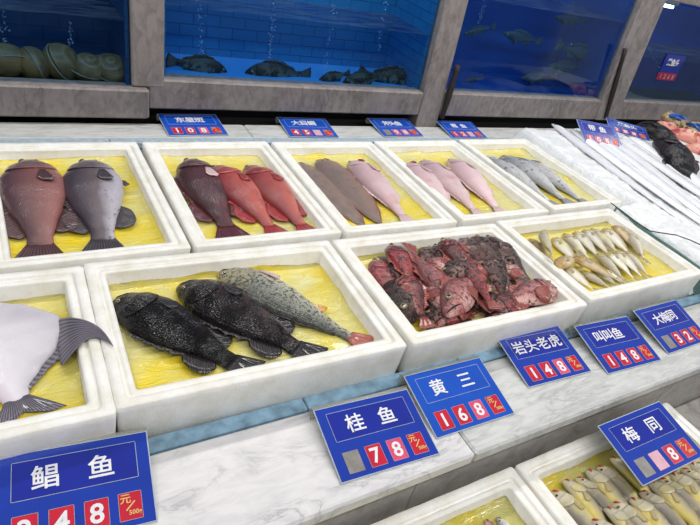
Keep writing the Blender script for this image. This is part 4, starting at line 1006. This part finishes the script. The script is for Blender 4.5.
for px, py, sc, rz, tl_, lab in ((9, 66, 1.15, 2.9, .5, 'rounded olive clam at the left edge of the tank'), (34, 66, 1.05, 1.7, 1.2, 'upright brown clam, second from the left'), (61, 68, 1.2, 1.2, 1.0, 'striped tan clam standing in the middle'),
                         (87, 71, 1.0, .3, .4, 'clam with a pale open lip, fourth from the left'), (110, 71, 1.05, -.3, .5, 'pale-capped clam nearest the tank corner')):
    clam(px, py, sc, rz, tl_, lab, TY + .135 if sc > 1.1 else TY + .12)
def swim(h, t, Y, mat, fn, label, prof, group, name, dz=0, sc=1, yaw=.0):
    a = aty(*h, Y); b = aty(*t, Y + .0); d = b - a; L = d.length * sc
    fl_ = 1 if d.x > 0 else -1
    F = Fish(prof, L, fl_, .08, .84, 1, True).body(FM[mat], 36, 24).gill(FM[mat]).eye(.1, 1.0 if fl_ > 0 else 1.0, .018).mouth()
    F.fin('dorsal_fin', 1, .28, .88, lambda u: .06 * sin(pi * (.12 + .8 * u)) ** .5, FN[fn], .8, .5, 22)
    F.fin('anal_fin', -1, .62, .84, lambda u: .06 * sin(pi * (.12 + .84 * u)), FN[fn], 0, .8, 10)
    F.fin('pelvic_fin', -1, .3, .38, lambda u: .07 * sin(pi * (.2 + .7 * u)), FN[fn], 0, 1, 8)
    F.tail(FN[fn], .17, .4, .02, 12, rnd=.03).pect(FN[fn], .28, 1.8, .12, .4, .3)
    t_ = F.build(name, label, 'fish', (a.x, Y, a.z), 0, group)
    pitch = math.atan2(d.z, abs(d.x))
    # z (side of fish) must face the viewer, y (back fin) up
    if fl_ > 0: t_.rotation_euler = Matrix.Rotation(yaw, 3, 'Z').to_4x4().to_euler(); m = Matrix(((1, 0, 0), (0, 0, -1), (0, 1, 0))) ; rot = Matrix.Rotation(yaw, 3, 'Z') @ Matrix.Rotation(-pitch, 3, 'Y') @ m
    else: m = Matrix(((-1, 0, 0), (0, 0, -1), (0, -1, 0))); rot = Matrix.Rotation(yaw, 3, 'Z') @ Matrix.Rotation(pitch, 3, 'Y') @ m
    t_.rotation_euler = rot.to_euler(); t_.location.z += dz
    return t_
gt = 'banded groupers in the middle tank'
Yt = TY + .17
for h, t, Y, lab, dy in (((227, 72), (165, 62), Yt, 'banded black grouper at the left end of the tank, facing right', 0), ((245, 73), (310, 78), Yt, 'mottled black grouper facing left, alone in the middle', 0),
                     ((318, 82), (350, 74), Yt - .03, 'small mottled grouper seen head-on', 0), ((343, 82), (384, 78), Yt - .05, 'dark spotted grouper half hidden by its neighbours', 0),
                     ((414, 84), (356, 76), Yt + .0, 'large mottled grouper facing right, nearest the right wall', 0)):
    swim(h, t, Y, 'tankgrouper', 'tank', lab, 'grouper', gt, 'tank_grouper')
gt2 = 'drifting fish in the deep blue tank'
SW3 = .82
for h, t, lab in (((463, 34), (502, 26), 'greenish fish near the left pillar, facing left'), ((503, 33), (548, 46), 'long fish drifting left at mid height'), ((555, 17), (592, 24), 'fish highest in the tank'),
                  ((598, 58), (545, 44), 'fish facing right at mid height'), ((548, 66), (590, 70), 'fish just below the middle group'), ((520, 78), (562, 80), 'fish low in the middle of the tank'), ((574, 88), (604, 78), 'fish low near the right side'), ((462, 82), (488, 76), 'faint fish at lower left of the tank')):
    swim(h, t, TY + .25, 'tankfaint', 'faint', lab, 'slim', gt2, 'tank_fish', 0, SW3)
BUB = mat_plain('bubble_white', (190, 215, 240), .2)
def bubbles(px0, px1, Y, n, label):
    a, b = aty(*px0, Y), aty(*px1, Y); vs, fs = [], []
    for i in range(n):
        p = a.lerp(b, random.random()) + Vector((random.gauss(0, .006), random.gauss(0, .006), 0)); r = random.uniform(.0015, .0042)
        k = len(vs); vs += [p + Vector(q) * r for q in ((1, 0, 0), (-1, 0, 0), (0, 1, 0), (0, -1, 0), (0, 0, 1), (0, 0, -1))]
        fs += [tuple(k + j for j in f_) for f_ in ((0, 2, 4), (2, 1, 4), (1, 3, 4), (3, 0, 4), (2, 0, 5), (1, 2, 5), (3, 1, 5), (0, 3, 5))]
    tag(mesh_obj('air_bubbles', vs, fs, BUB), label, 'bubbles', 'bubble streams in the tanks', 'stuff')
for a, b, Y, n, lab in (((4, 10), (4, 50), TY + .2, 40, 'bubble stream at the left edge of the clam tank'), ((70, 22), (71, 46), TY + .2, 26, 'bubble stream above the standing clam'),
                   ((200, 2), (201, 55), TY + .22, 40, 'bubble stream above the left banded grouper'), ((274, 4), (270, 58), TY + .22, 60, 'thickest bubble stream in the middle tank'),
                   ((334, 2), (326, 68), TY + .22, 40, 'bubble stream right of the middle in the tiled tank'), ((386, 2), (378, 52), TY + .22, 40, 'bubble stream nearest the right wall of the tiled tank'),
                   ((486, 0), (478, 24), TY + .22, 36, 'bubble stream at upper left of the deep blue tank'), ((648, 48), (662, 72), TY + .2, 60, 'splash of bubbles in the far right tank')):
    bubbles(a, b, Y, n, lab)

# ------------------------------------------------------------------ light
w = bpy.data.worlds.new('world'); scene.world = w; w.use_nodes = True
w.node_tree.nodes['Background'].inputs[0].default_value = (.84, .91, 1.0, 1); w.node_tree.nodes['Background'].inputs[1].default_value = .30
def area(name, loc, sx, sy, power, color, rot=(0, 0, 0), spread=pi):
    l = bpy.data.lights.new(name, 'AREA'); l.shape = 'RECTANGLE'; l.size = sx; l.size_y = sy; l.energy = power; l.color = color; l.spread = spread
    o = bpy.data.objects.new(name, l); C.objects.link(o); o.location = loc; o.rotation_euler = rot
    return o
for x in (-.6, .5, 1.6, 2.7, 3.8):
    area('ceiling_lamp', (x, 1.95, 1.75), .9, .12, 9.5, (1, .97, .92), (0, 0, 0))
    area('ceiling_lamp', (x, -.25, 1.9), .9, .14, 13, (1, .97, .93), (.3, 0, 0))
for x, p in ((-.6, .5), (1.1, 1.5), (2.4, 1.0), (3.9, .5)):
    area('tank_light', (x, TY + .25, 1.02 if x < 3.5 else .6), .9, .1, p, (.68, .88, 1), (0, 0, 0))

for o in list(C.objects):
    if o.parent is None: o.location.z += LIFT
scene.view_settings.view_transform = 'Standard'; scene.view_settings.look = 'None'; scene.view_settings.gamma = 1; scene.view_settings.use_curve_mapping = False
scene.view_settings.exposure = -.08
